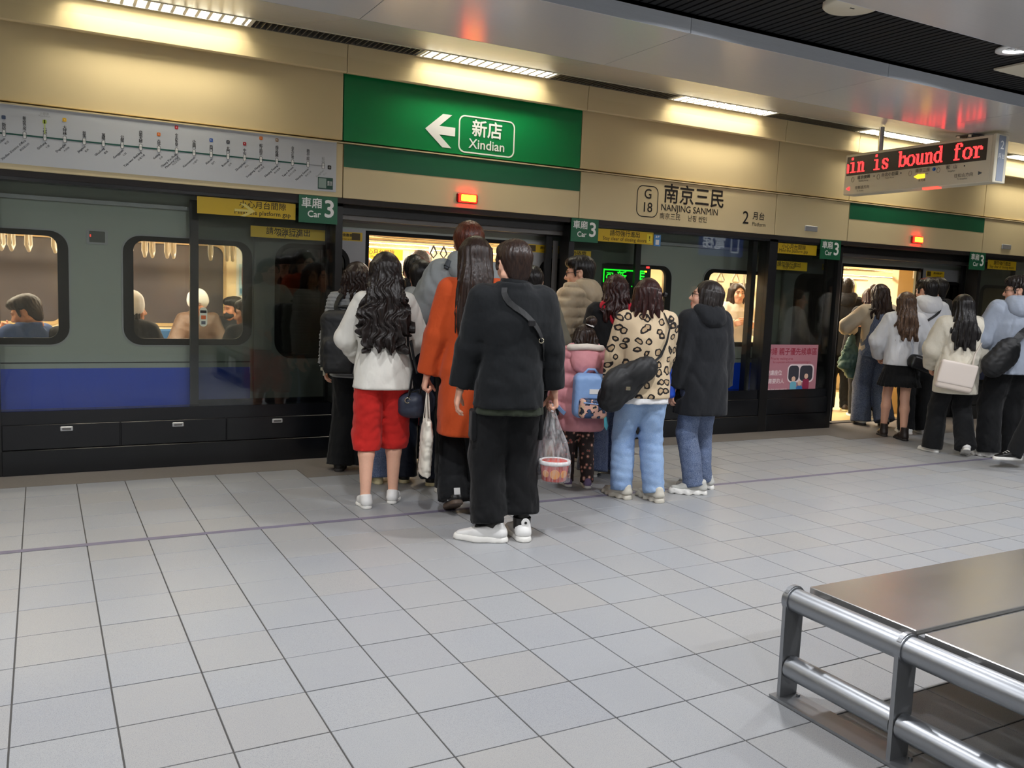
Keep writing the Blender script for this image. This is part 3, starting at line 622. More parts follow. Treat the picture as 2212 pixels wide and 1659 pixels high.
# pink poster on the narrow glass panel
po = empty('pink_poster', 'pink priority waiting area poster on the glass left of the second door', 'poster'); YP = YW+.027
flat('paper', 7.095, 7.965, .215, .985, YP, mat('poster_pink', 'B97F8A', .45, var=.03), po, .002); flat('footer', 7.095, 7.965, .215, .295, YP-.002, mat('poster_grey', 'AEB9C6', .45), po, .0005)
rose, pale = mat('poster_rose', '9E2F45', .5), mat('poster_white', 'F0DDE0', .5)
text('孕婦 親子優先候車區', 7.55, .90, .088, rose, po, YP-.0025, bold=.015, wx=.98); text('Priority waiting area', 7.40, .825, .042, rose, po, YP-.0025); text('for expectant and accompanied passengers', 7.56, .785, .034, rose, po, YP-.0025)
text('有禮讓座位', 7.26, .66, .062, pale, po, YP-.0025, bold=.015); text('給需要的人', 7.30, .565, .062, pale, po, YP-.0025, bold=.015); text('Please give your seat to', 7.33, .475, .037, pale, po, YP-.0025); text('those in need', 7.40, .42, .037, pale, po, YP-.0025)
put('picture_window', plate([rrect(7.50, 7.92, .55, .76, .06)], .001, YP-.003), mat('poster_dark', '3B3A44', .5), po); put('picture_window_frame', plate([rrect(7.50, 7.92, .55, .76, .06), rrect(7.515, 7.68, .565, .745, .05), rrect(7.695, 7.9, .565, .745, .05)], .001, YP-.0042), pale, po)
for x, cc, z in ((7.60, '6FB4C8', .5), (7.80, '9A3050', .53), (7.70, '3F78B8', .45)):
    put('picture_figure', plate([rrect(x-.05, x+.05, z-.07, z+.06, .03)], .001, YP-.005), mat('poster_figure', cc, .5), po); put('picture_face', plate([rrect(x-.03, x+.03, z+.06, z+.12, .028)], .001, YP-.0055), mat('poster_face', 'E8C0A8', .5), po)
for x, r in ((7.16, .03), (7.62, .035)): put('footer_disc', plate([[(x+r*math.cos(k*math.pi/10), .255+r*math.sin(k*math.pi/10)) for k in range(20)]], .001, YP-.004), pale, po)
text('臺北捷運', 7.40, .255, .045, M['grey_ink'], po, YP-.003)

# ------------------------------------------------------------------ hanging message sign
XS = 7.1; ms = empty('message_sign', 'hanging ivory box with red LED words in is bound for', 'message sign', None, (XS, 5.48, 2.56))
def S(name, mb, m, par=None):
    o = obj(name, mb, m, par or ms); o.data.transform(Matrix.Translation((-XS, -5.48, -2.56))); return o
S('case', MB().box(XS, XS+.16, 4.72, 6.26, 2.555, 2.95, .008), M['ivory'])
S('end_cap', MB().box(XS-.004, XS+.164, 4.685, 4.72, 2.55, 2.955, .006), M['ivory']); S('end_plate', MB().box(XS+.03, XS+.12, 4.682, 4.69, 2.565, 2.94), mat('end_grey', '8E96A4', .4))
def stxt(s, y, z, size, m, **k):
    o = text(s, y, z, size, m, ms, XS-.0035, normal='-x', **k); o.data.transform(Matrix.Translation((-XS, -5.48, -2.56))); return o
o = text('2', XS+.075, 2.86, .1, M['white'], ms, 4.681, bold=.01); o.data.transform(Matrix.Translation((-XS, -5.48, -2.56)))
o = text('月台', XS+.075, 2.77, .045, M['white'], ms, 4.681, bold=.01); o.data.transform(Matrix.Translation((-XS, -5.48, -2.56)))
scr = S('led_screen', MB().box(XS-.002, XS+.001, 4.765, 6.235, 2.742, 2.925), M['led_bg'])
FONT = dict(a='......#.|......##|......##|..##..##|......##|......##|......##|......##', i='..##....|..##....|........|........|.####...|...##...|...##...|...##...|...##...|...##...|...##...|...##...|.######.',
 n='##.###..|.###.##.|.##..##.|.##..##.|.##..##.|.##..##.|.##..##.|.##..##.|####.###', s='..####..|.##..##.|.##...#.|.###....|..####..|....###.|.#...##.|.##..##.|..####..',
 b='###.....|.##.....|.##.....|.##.....|.##.###.|.###.##.|.##...##|.##...##|.##...##|.##...##|.##...##|.###.##.|.#.###..', o='..####..|.##..##.|##....##|##....##|##....##|##....##|##....##|.##..##.|..####..',
 u='###..##.|.##..##.|.##..##.|.##..##.|.##..##.|.##..##.|.##..##.|.##.###.|..###.##', d='....###.|.....##.|.....##.|.....##.|..###.#.|.##.###.|##...##.|##...##.|##...##.|##...##.|##...##.|.##.###.|..###.##',
 f='...####.|..##..##|..##..##|..##....|.#####..|..##....|..##....|..##....|..##....|..##....|..##....|..##....|.#####..', r='###.###.|.####.##|..##..##|..##....|..##....|..##....|..##....|..##....|.#####..')
lb = MB(); pp = .0112
for ci, ch in enumerate('ain is bound for'):
    if ch == ' ': continue
    rows = FONT[ch].split('|')
    for r, row in enumerate(rows):
        for q, v in enumerate(row):
            if v != '#': continue
            y = 6.295-ci*.0935-q*pp; z = 2.768+(len(rows)-1-r)*pp
            if y > 6.23: continue
            lb.box(XS-.005, XS-.001, y-pp*.98, y, z, z+pp*.98)
o = S('led_words', lb, M['led_red'], scr); o['kind'] = 'stuff'
for y, zh, en in ((6.02, '南京復興', 'Nanjing Fuxing'), (5.72, '台北小巨蛋', 'Taipei Arena'), (5.37, '南京三民', 'Nanjing Sanmin'), (5.08, '松   山', 'Songshan')):
    stxt(zh, y, 2.712, .038, M['black_ink'] if y != 5.37 else mat('sign_brown', '6A5A48', .5), bold=.008); stxt(en, y, 2.68, .019, M['black_ink'])
    S('number_ring', MB().tube([(XS-.002, y+.13+.016*math.cos(a*.785), 2.7+.024*math.sin(a*.785)) for a in range(9)], .0018, 4), mat('ring_tan', '8A7C66', .5))
    S('route_dot', MB().tube([(XS-.003, y-.12, 2.712), (XS, y-.12, 2.712)], .006, 10), M['black_ink'])
stxt('往新店方向', 6.03, 2.615, .034, M['black_ink']); stxt('To Xindian', 6.05, 2.585, .018, M['black_ink'])
stxt('往松山方向', 4.96, 2.632, .036, M['black_ink']); stxt('To Songshan', 4.97, 2.603, .019, M['black_ink']); stxt('本列車', 5.37, 2.625, .026, M['black_ink'])
def tri(y, z, r, m, d=1): S('arrow_light', MB().add([(XS-.004, y+d*r, z), (XS-.004, y-d*r*.7, z+r*.8), (XS-.004, y-d*r*.7, z-r*.8), (XS+.002, y+d*r, z), (XS+.002, y-d*r*.7, z+r*.8), (XS+.002, y-d*r*.7, z-r*.8)], [(0, 1, 2), (3, 5, 4), (0, 3, 4, 1), (1, 4, 5, 2), (2, 5, 3, 0)]), m)
tri(6.20, 2.615, .024, M['led_red']); tri(5.43, 2.663, .026, M['led_amber']); S('arrow_light', MB().box(XS-.004, XS+.002, 5.345, 5.41, 2.645, 2.681), M['led_amber'])
tri(4.81, 2.637, .02, M['grey_ink'], -1)
S('blue_badge', MB().tube([(XS-.003, 5.255, 2.713), (XS, 5.255, 2.713)], .017, 14), mat('badge_blue', '3C78D0', .4))
S('red_strip', MB().box(XS+.0, XS+.05, 5.20, 5.36, 2.54, 2.556), emit('strip_red', 'FF5040', 1.6))
S('hanger_pole', MB().tube([(XS+.08, 5.92, 2.95), (XS+.08, 5.92, 3.185)], .024, 16), M['chrome'])
S('hanger_pole', MB().tube([(XS+.08, 4.99, 2.95), (XS+.08, 4.99, 2.99)], .03, 16), M['chrome'])
S('hanger_flange', MB().box(XS+.0, XS+.16, 4.91, 5.07, 2.972, 2.984), M['steelgrey'])
for dy in (-.055, .055): S('flange_bolt', MB().tube([(XS+.0, 4.99+dy, 2.958), (XS+.0, 4.99+dy, 2.974)], .014, 8), M['ivory'])

# ------------------------------------------------------------------ elevator sign behind the viewer, seen mirrored in the glass
ex, ey = 11.95, 1.0
es = empty('elevator_sign', 'blue lit elevator sign behind the viewer, seen only mirrored in the glass', 'elevator sign', None, (ex, ey, 2.3))
def E_(n, mb, m): o = obj(n, mb, m, es); o.data.transform(Matrix.Translation((-ex, -ey, -2.3))); return o
E_('light_box', MB().box(ex-.55, ex+.55, ey-.08, ey, 2.3, 2.85, .01), emit('sign_blue_light', '1C3C9C', .8)); E_('hanger', MB().box(ex-.02, ex+.02, ey-.06, ey-.02, 2.85, 2.985), M['steelgrey'])
for tx_, x_, z_, sz_ in (('電梯', ex-.22, 2.55, .3), ('▲ ▼', ex+.32, 2.76, .1)):
    o = text(tx_, x_, z_, sz_, emit('sign_white_light', 'E8F0FF', 1.6), es, ey+.004, normal='+y', bold=.01); o.data.transform(Matrix.Translation((-ex, -ey, -2.3)))
o = put('cabin_outline', plate([rrect(ex+.22, ex+.42, 2.38, 2.70, .01), rrect(ex+.235, ex+.405, 2.395, 2.685, .005)], .004, ey+.002), emit('sign_white_light', 'E8F0FF', 1.6), es); o.data.transform(Matrix.Translation((-ex, -ey, -2.3)))
# ------------------------------------------------------------------ steel bench
bm = m_brushed('bench_steel', '94979B', .38, .9, (60, 3, 60), .06); bp = m_brushed('bench_plate', '9E9C99', .24, .78, (1.2, 2, 2), .06); bdk = m_brushed('bench_dark_steel', '8C8E91', .35, .7, (50, 50, 3), .1)
bn = empty('platform_bench', 'polished steel bench with round side rails in the lower right corner', 'bench', None, (2.46, 2.25, 0))
def Bn(name, mb, m, par=None):
    o = obj(name, mb, m, par or bn); o.data.transform(Matrix.Translation((-2.46, -2.25, 0))); return o
legs = (2.25, 1.765, .75, .25)
for side, xx in enumerate((2.46, 4.1)):
    for k in range(len(legs)-1):
        a, b = legs[k], legs[k+1]; a2, b2 = a-.012, b+.012
        if k == 1:
            a, b = 1.765, .75
        Bn('upper_rail', MB().tube([(xx, a2, .385), (xx, b2, .385)], .044, 28), bm)
        Bn('lower_rail', MB().tube([(xx, a2, .125), (xx, b2, .125)], .044, 28), bm)
    for y in legs:
        p = [(xx-.043, 0), (xx+.043, 0)]+[(xx+.047*math.cos(math.radians(t)), .392+.047*math.sin(math.radians(t))) for t in range(0, 181, 15)]
        Bn('leg', MB().prism(p, 'y', y-.008, y+.008), bdk)
        Bn('rail_collar', MB().tube([(xx, y-.013, .385), (xx, y+.013, .385)], .05, 28), bm)
    Bn('floor_rail', MB().box(xx-.06, xx+.05, legs[-1]-.03, legs[0]+.03, .0005, .012), bdk)
    for y in legs: Bn('floor_bolt', MB().tube([(xx+.03, y-.03, .012), (xx+.03, y-.03, .02)], .007, 8), bm)
for a, b in ((2.255, 1.795), (1.765, .80), (.77, .2)):
    q = MB(); q.box(2.545, 4.02, b, a, .395, .42, .0025); Bn('seat_plate', q, bp)
for y in (1.78, .785): Bn('seat_gap_bar', MB().box(2.55, 4.02, y-.012, y+.012, .36, .405), bdk)
for y in (2.2, 1.85, 1.6, 1.0): Bn('seat_bracket', MB().box(2.49, 2.6, y-.02, y+.02, .375, .393), bdk)
Bn('seat_beam', MB().box(2.6, 2.66, .2, 2.2, .33, .392).box(3.9, 3.96, .2, 2.2, .33, .392), bdk)
# ------------------------------------------------------------------ smooth bodies: signed-distance volumes meshed by surface nets
def rotm(rx=0, ry=0, rz=0):
    return np.array((Matrix.Rotation(rz, 3, 'Z')@Matrix.Rotation(ry, 3, 'Y')@Matrix.Rotation(rx, 3, 'X')))
class Vol:
    def __init__(s, lo, hi, h):
        s.h = h; s.lo = np.array(lo, np.float32); n = np.maximum(4, np.ceil((np.array(hi)-np.array(lo))/h).astype(int)+1)
        s.ax = [(s.lo[i]+h*np.arange(n[i])).astype(np.float32) for i in range(3)]; s.D = np.full(n, .25, np.float32)
    def _sl(s, a, b):
        sl = []
        for i in range(3):
            p = max(0, int(math.floor((a[i]-s.lo[i])/s.h))); q = min(len(s.ax[i]), int(math.ceil((b[i]-s.lo[i])/s.h))+1)
            if q <= p: return None, None
            sl.append(slice(p, q))
        X = s.ax[0][sl[0]][:, None, None]; Y = s.ax[1][sl[1]][None, :, None]; Z = s.ax[2][sl[2]][None, None, :]
        return tuple(sl), (X, Y, Z)
    def _op(s, sl, d, k, op):
        a = s.D[sl]
        if op == 'u':
            if k > 0: h = np.maximum(k-np.abs(a-d), 0)/k; s.D[sl] = np.minimum(a, d)-h*h*k*.25
            else: s.D[sl] = np.minimum(a, d)
        else:
            d = -d
            if k > 0: h = np.maximum(k-np.abs(a-d), 0)/k; s.D[sl] = np.maximum(a, d)+h*h*k*.25
            else: s.D[sl] = np.maximum(a, d)
    def cone(s, a, b, ra, rb, k=.02, op='u', sc=(1, 1, 1)):
        a = np.array(a, float); b = np.array(b, float); m = max(ra, rb)/min(sc)*max(1, 1)+k+s.h*2.5
        sl, P = s._sl(np.minimum(a, b)-m, np.maximum(a, b)+m)
        if sl is None: return s
        p = [(P[i]-a[i])*sc[i] for i in range(3)]; v = (b-a)*np.array(sc); vv = float(v@v)+1e-9
        t = np.clip((p[0]*v[0]+p[1]*v[1]+p[2]*v[2])/vv, 0, 1)
        d = np.sqrt((p[0]-t*v[0])**2+(p[1]-t*v[1])**2+(p[2]-t*v[2])**2)-(ra+(rb-ra)*t)
        s._op(sl, (d/max(sc)).astype(np.float32), k, op); return s
    def path(s, pts, rs, k=.02, **kw):
        for i in range(len(pts)-1): s.cone(pts[i], pts[i+1], rs[i], rs[i+1], k, **kw)
        return s
    def ell(s, c, r, R=None, k=.02, op='u'):
        c = np.array(c, float); r = np.array(r, float); m = (max(r) if R is not None else r)+k+s.h*2.5
        sl, P = s._sl(c-m, c+m)
        if sl is None: return s
        q = [P[i]-c[i] for i in range(3)]
        if R is not None: q = [q[0]*R[0, i]+q[1]*R[1, i]+q[2]*R[2, i] for i in range(3)]
        k0 = np.sqrt((q[0]/r[0])**2+(q[1]/r[1])**2+(q[2]/r[2])**2); k1 = np.sqrt((q[0]/r[0]**2)**2+(q[1]/r[1]**2)**2+(q[2]/r[2]**2)**2)+1e-6
        s._op(sl, (k0*(k0-1)/k1).astype(np.float32), k, op); return s
    def box(s, c, hf, rd=.01, R=None, k=.01, op='u'):
        c = np.array(c, float); hf = np.array(hf, float); m = (np.linalg.norm(hf) if R is not None else hf)+k+s.h*2.5
        sl, P = s._sl(c-m, c+m)
        if sl is None: return s
        q = [P[i]-c[i] for i in range(3)]
        if R is not None: q = [q[0]*R[0, i]+q[1]*R[1, i]+q[2]*R[2, i] for i in range(3)]
        q = [np.abs(q[i])-(hf[i]-rd) for i in range(3)]
        d = np.sqrt(np.maximum(q[0], 0)**2+np.maximum(q[1], 0)**2+np.maximum(q[2], 0)**2)+np.minimum(np.maximum(q[0], np.maximum(q[1], q[2])), 0)-rd
        s._op(sl, d.astype(np.float32), k, op); return s
    def loft(s, prof, k=.02, op='u', pw=2.4, fn=None):
        """prof rows (z, rx, ry, cx, cy): upright body of rounded sections"""
        pr = np.array(prof, float); zs = pr[:, 0]; m = k+s.h*2.5
        a = np.array([(pr[:, 3]-pr[:, 1]).min()-m, (pr[:, 4]-pr[:, 2]).min()-m, zs[0]-m]); b = np.array([(pr[:, 3]+pr[:, 1]).max()+m, (pr[:, 4]+pr[:, 2]).max()+m, zs[-1]+m])
        sl, P = s._sl(a, b)
        if sl is None: return s
        z = P[2][0, 0]
        # smooth interpolation of the rows
        f = lambda c: np.interp(z, zs, pr[:, c])
        rx, ry, cx, cy = (f(c)[None, None, :] for c in (1, 2, 3, 4))
        g = (np.abs((P[0]-cx)/rx)**pw+np.abs((P[1]-cy)/ry)**pw)**(1/pw)
        d = (g-1)*np.minimum(rx, ry)
        e = np.maximum(zs[0]-z, z-zs[-1])[None, None, :]
        d = np.maximum(d, e)
        s._op(sl, d.astype(np.float32), k, op); return s
    def cut(s, n, p, k=.006):
        """keep the side where (x-p).n < 0"""
        n = np.array(n, float); n /= np.linalg.norm(n)
        d = (s.ax[0][:, None, None]-p[0])*n[0]+(s.ax[1][None, :, None]-p[1])*n[1]+(s.ax[2][None, None, :]-p[2])*n[2]
        s._op((slice(None),)*3, (-d).astype(np.float32), k, 'x'); return s
    def disp(s, fn, band=.05):
        i = np.nonzero(np.abs(s.D) < band)
        if len(i[0]): s.D[i] += fn(np.stack([s.ax[k][i[k]] for k in range(3)], 1)).astype(np.float32)
        return s
    def mesh(s):
        D = s.D; n = D.shape
        D[0] = D[-1] = .1; D[:, 0] = D[:, -1] = .1; D[:, :, 0] = D[:, :, -1] = .1
        I = D < 0; cnt = np.zeros(tuple(x-1 for x in n), np.int8)
        offs = [(i, j, k) for i in (0, 1) for j in (0, 1) for k in (0, 1)]
        for o in offs: cnt += I[o[0]:n[0]-1+o[0], o[1]:n[1]-1+o[1], o[2]:n[2]-1+o[2]]
        act = np.nonzero((cnt > 0) & (cnt < 8)); N = len(act[0])
        idx = np.full(cnt.shape, -1, np.int32); idx[act] = np.arange(N)
        val = {o: D[act[0]+o[0], act[1]+o[1], act[2]+o[2]] for o in offs}
        S = np.zeros((N, 3), np.float32); W = np.zeros(N, np.float32)
        for o in offs:
            for a in range(3):
                if o[a]: continue
                o2 = list(o); o2[a] = 1; va, vb = val[o], val[tuple(o2)]; m = (va < 0) != (vb < 0)
                t = va[m]/(va[m]-vb[m]); q = np.tile(np.array(o, np.float32), (len(t), 1)); q[:, a] = t
                S[m] += q; W[m] += 1
        V = s.lo+(np.stack(act, 1)+S/np.maximum(W, 1)[:, None])*s.h
        F = []
        for a in range(3):
            b, c = (a+1) % 3, (a+2) % 3
            s0 = [slice(1, n[i]-1) for i in range(3)]; s1 = list(s0); s0[a] = slice(0, n[a]-1); s1[a] = slice(1, n[a])
            A, B = I[tuple(s0)], I[tuple(s1)]; e = np.nonzero(A != B)
            if not len(e[0]): continue
            q = [e[0]+s0[0].start, e[1]+s0[1].start, e[2]+s0[2].start]; up = A[e]
            def cell(db, dc):
                r = [x.copy() for x in q]; r[b] = r[b]-db; r[c] = r[c]-dc; return idx[r[0], r[1], r[2]]
            f = np.stack([cell(1, 1), cell(0, 1), cell(0, 0), cell(1, 0)], 1); f[~up] = f[~up][:, ::-1]; F.append(f)
        return V.astype(np.float32), np.concatenate(F).astype(np.int32)
def xf(v, R, t, mirror=False):
    v = v.copy()
    if mirror: v[:, 0] *= -1
    return (v@np.array(R, np.float32).T+np.array(t, np.float32)).astype(np.float32)
def np_mesh(name, V, F, smooth=True, tint=None):
    me = bpy.data.meshes.new(name); me.vertices.add(len(V)); me.vertices.foreach_set('co', V.astype(np.float32).ravel())
    me.loops.add(len(F)*4); me.loops.foreach_set('vertex_index', F.ravel().astype(np.int32))
    me.polygons.add(len(F)); me.polygons.foreach_set('loop_start', np.arange(0, len(F)*4, 4, dtype=np.int32))
    try: me.polygons.foreach_set('loop_total', np.full(len(F), 4, np.int32))
    except Exception: pass
    me.update(calc_edges=True)
    if smooth: me.polygons.foreach_set('use_smooth', np.ones(len(F), bool))
    if tint is not None:
        a = me.attributes.new('tint', 'FLOAT_COLOR', 'POINT'); a.data.foreach_set('color', np.concatenate([tint, np.ones((len(V), 1))], 1).astype(np.float32).ravel())
    me.validate(); return me
def folds(seed, amp, scale, aniso=(1, 1, 1), sharp=1.):
    r = np.random.default_rng(seed); K = [r.normal(size=3) for _ in range(4)]; K = [k/np.linalg.norm(k)*scale*1.5*np.array(aniso)*f for k, f in zip(K, (1, 1.6, 2.3, 3.1))]; ph = r.uniform(0, 6.28, 4)
    def fn(P):
        w1 = np.sin(P@K[0]+ph[0]); w2 = np.sin(P@K[1]+ph[1]+1.7*w1); w3 = np.sin(P@K[2]+ph[2]+1.3*w2); w4 = np.sin(P@K[3]+ph[3]+1.1*w3)
        return amp*(.4*w1+.6*(.5-np.abs(w2)**.7)+.45*(.5-np.abs(w3)**.7)*sharp+.15*w4)
    return fn
def lerp(a, b, t): return tuple(x+(y-x)*t for x, y in zip(a, b))
def ik(a, b, l1, l2, hint):
    a = np.array(a, float); b = np.array(b, float); d = b-a; L = np.linalg.norm(d)
    if L > (l1+l2)*.999: b = a+d/L*(l1+l2)*.999; d = b-a; L = np.linalg.norm(d)
    t = (l1*l1-l2*l2+L*L)/(2*L); h = math.sqrt(max(0, l1*l1-t*t)); u = d/L; n = np.array(hint, float); n -= u*(n@u); n /= np.linalg.norm(n)+1e-9
    return a+u*t+n*h, b
# ------------------------------------------------------------------ people: prototypes of head, hands and shoes
def make_head():
    v = Vol((-.11, -.13, -.15), (.11, .15, .14), .0055)
    v.ell((0, -.014, .03), (.077, .098, .09), k=0).ell((0, .03, -.03), (.064, .068, .085), k=.03).ell((0, .058, -.092), (.03, .03, .026), k=.03)
    for s in (-1, 1):
        v.cone((.058*s, -.01, -.055), (.02*s, .055, -.1), .018, .018, k=.03); v.ell((.038*s, .07, -.03), (.024, .02, .024), k=.02)
    v.ell((0, .083, .022), (.05, .016, .012), k=.02)
    for s in (-1, 1): v.ell((.032*s, .101, .002), (.019, .012, .012), k=.012, op='x')
    for s in (-1, 1): v.ell((.032*s, .08, .0), (.0145, .0125, .0125), k=.004)
    v.cone((0, .094, .005), (0, .112, -.032), .008, .0125, k=.014); v.ell((0, .1, -.037), (.019, .011, .009), k=.01)
    v.ell((0, .09, -.062), (.023, .012, .0065), k=.006).ell((0, .089, -.073), (.02, .012, .0075), k=.005)
    for s in (-1, 1):
        v.ell((.079*s, -.012, -.006), (.01, .021, .033), R=rotm(.15, .25*s, -.35*s), k=.006); v.ell((.089*s, -.006, -.004), (.006, .011, .018), k=.005, op='x')
    v.cone((0, -.022, -.06), (0, -.034, -.12), .053, .05, k=.03)
    V, F = v.mesh(); t = np.ones((len(V), 3), np.float32)
    x, y, z = np.abs(V[:, 0]), V[:, 1], V[:, 2]
    lip = (x < .024) & (y > .085) & (z > -.082) & (z < -.055); t[lip] = (.86, .55, .52)
    eye = ((x-.032)**2/.015**2+(z-.0)**2/.0075**2 < 1) & (y > .075); t[eye] = (1.05, 1.1, 1.15); iris = ((x-.032)**2+(z-.0)**2 < .0065**2) & (y > .075); t[iris] = (.07, .05, .04)
    brow = (np.abs(z-.026-.1*(.03-x)) < .0055) & (x > .012) & (x < .05) & (y > .06); t[brow] = (.22, .17, .15)
    lash = (((x-.032)/.017)**2 < 1) & (np.abs(z-.008) < .0028) & (y > .07); t[lash] = (.2, .16, .14)
    ch = np.exp(-((x-.045)**2/.02**2+(z+.03)**2/.02**2))*(y > .03); t *= (1-ch[:, None]*np.array([0, .1, .09]))
    return V, F, t
def make_hand(curl, thumb=.3):
    """right hand, wrist at origin, fingers along -z, palm towards -x, thumb forward (+y)"""
    v = Vol((-.09, -.065, -.215), (.05, .1, .05), .0047)
    v.cone((0, 0, .045), (0, 0, .0), .026, .025, k=.01, sc=(1.15, 1, 1)); v.box((0, .001, -.048), (.014, .038, .046), .013, k=.02)
    v.ell((-.008, .028, -.03), (.017, .018, .03), k=.015)
    for y, L, z in ((.029, .074, -.092), (.0095, .082, -.097), (-.0105, .076, -.094), (-.0295, .06, -.086)):
        p = np.array([0, y, z]); pts = [p+np.array([0, -y*.1, .03]), p]; a = 0.
        for f, c in zip((.45, .31, .24), curl):
            a += math.radians(c); p = p+np.array([-math.sin(a), -y*.03, -math.cos(a)])*L*f; pts.append(p)
        v.path(pts, (.0095, .0092, .0085, .0078, .0062), k=.005)
    b = np.array([-.006, .03, -.028]); m = b+np.array([-.012-.012*thumb, .03-.01*thumb, -.03]); e = m+np.array([-.012-.018*thumb, .009-.014*thumb, -.026]); t = e+np.array([-.008-.014*thumb, -.004, -.02])
    v.path([b, m, e, t], (.014, .0115, .0098, .008), k=.008)
    return v.mesh()
HEAD = make_head(); HAND = {'relaxed': make_hand((22, 30, 22)), 'grip': make_hand((62, 85, 55), 1.), 'soft': make_hand((38, 52, 35), .7)}
def make_shoe(kind):
    """right shoe: heel at y=-.075, toe at +y .2 of scale 1 (length .275), ankle over the origin"""
    v = Vol((-.075, -.105, -.02), (.075, .225, .20), .0075); so = Vol((-.075, -.11, -.02), (.075, .225, .07), .0075)
    th = {'sneaker': .032, 'chunky': .045, 'slip': .026, 'boot': .03}[kind]; w_ = .002 if kind == 'slip' else .006
    so.cone((.0, -.055, .0), (.006, .06, .0), .037+w_, .044+w_, k=0, sc=(1, 1, .8)).cone((.006, .06, .0), (-.004, .152, .006), .044+w_, .034+w_, k=.03, sc=(1, 1, .8)).cut((0, 0, -1), (0, 0, .0), .004).cut((0, 0, 1), (0, 0, th), .006)
    if kind == 'chunky': so.disp(lambda P: .004*np.sin(P[:, 1]*95)*(P[:, 2] < .03))
    v.cone((0, -.052, .04), (.004, .05, .045), .036, .041, k=0).cone((.004, .05, .04), (-.003, .15, .028), .041, .031, k=.03).cone((0, -.045, .05), (0, -.03, .085), .037, .038, k=.03).cone((0, -.01, .075), (0, .07, .05), .035, .033, k=.03)
    if kind == 'boot': v.cone((0, -.03, .06), (0, -.03, .16), .043, .047, k=.03); v.cut((0, 0, 1), (0, 0, .165), .01)
    elif kind == 'chunky': v.ell((0, -.07, .07), (.034, .02, .04), k=.02); v.box((0, .045, .088), (.02, .05, .012), .01, R=rotm(-.5), k=.01); v.cut((0, .25, 1), (0, -.03, .112), .01)
    else: v.box((0, .045, .078), (.018, .045, .008), .006, R=rotm(-.5), k=.008); v.cut((0, .3, 1), (0, -.03, .10), .01)
    v.cut((0, 0, -1), (0, 0, th-.008), .004)
    if kind == 'chunky': v.disp(lambda P: .0025*np.sin(P[:, 1]*70+P[:, 2]*90))
    return v.mesh(), so.mesh()
SHOE = {k: make_shoe(k) for k in ('sneaker', 'chunky', 'slip', 'boot')}
def m_skin(name, col):
    t = NT(name); a = t.n('ShaderNodeAttribute', attribute_name='tint'); t.base(t.mix(1., (0, 0, 0), (1, 1, 1)))
    mu = t.n('ShaderNodeMix', data_type='RGBA', blend_type='MULTIPLY'); mu.inputs[0].default_value = 1.
    n_ = t.mix(t.noise(60, 3.), tuple(x*.93 for x in lin(col)), tuple(min(1, x*1.06) for x in lin(col))); t.l(n_, mu.inputs[6]); t.l(a.outputs['Color'], mu.inputs[7]); t.l(mu.outputs[2], t.p.inputs['Base Color'])
    t.p.inputs['Roughness'].default_value = .5; t.p.inputs['Subsurface Weight'].default_value = .08; t.p.inputs['Subsurface Radius'].default_value = (.01, .004, .002)
    return t.m
def m_hair(name, col, col2=None, rough=.38):
    t = NT(name); v = t.coord((160, 160, 5)); f = t.noise(1., 3., v); c = lin(col); c2 = lin(col2) if col2 else tuple(min(1, x*2.2+.004) for x in c)
    t.base(t.mix(t.ramp(f, [(.4, (0, 0, 0)), (.7, (1, 1, 1))]), c, c2)); t.p.inputs['Roughness'].default_value = rough; t.p.inputs['Specular IOR Level'].default_value = .35
    t.bump(f, .5, .004); return t.m
def m_cloth(name, col, var=.1, rough=.85, weave=900., bump=.25, scale=6., spec=.25):
    t = NT(name); c = lin(col); f = t.noise(scale, 4.); t.base(t.mix(f, tuple(x*(1-var) for x in c), tuple(min(1, x*(1+var)) for x in c)))
    t.p.inputs['Roughness'].default_value = rough; t.p.inputs['Specular IOR Level'].default_value = spec; t.p.inputs['Sheen Weight'].default_value = .08
    b2 = t.n('ShaderNodeBump'); b2.inputs['Strength'].default_value = .55; b2.inputs['Distance'].default_value = .03; t.l(t.noise(9., 3., t.coord((1, 1, .6)), .5), b2.inputs['Height'])
    t.bump(t.noise(weave, 1.), bump, .002); t.l(b2.outputs[0], t.p.inputs['Normal'].links[0].from_node.inputs['Normal']); return t.m
def m_denim(name, col, fade):
    t = NT(name); f = t.noise(3.5, 5.); g = t.noise(500, 1., t.coord((1, 1, .25)))
    b = t.mix(t.ramp(f, [(.35, (0, 0, 0)), (.68, (1, 1, 1))]), lin(col), lin(fade)); t.base(t.mix(t.ramp(g, [(.4, (0, 0, 0)), (.6, (.25, .25, .25))]), b, lin('C8D4E4')))
    t.p.inputs['Roughness'].default_value = .85; t.bump(g, .2, .002); return t.m
SKIN = {'light': m_skin('skin_light', 'E0AE94'), 'mid': m_skin('skin_mid', 'C98F70')}
HAIRM = {'black': m_hair('black_hair', '0E0B0B'), 'soft': m_hair('soft_black_hair', '17110F'), 'brown': m_hair('brown_hair', '1C120F', '35241C'), 'redbrown': m_hair('red_brown_hair', '1E0F0E', '3E1C18'), 'grey': m_hair('grey_hair', '8A7A6C', 'C8B8A8'), 'auburn': m_hair('auburn_hair', '3A1A12', '6E3420'), 'ombre': m_hair('ombre_hair', '2A1B14', '7A5E48')}
LEGL = (.42, .41)
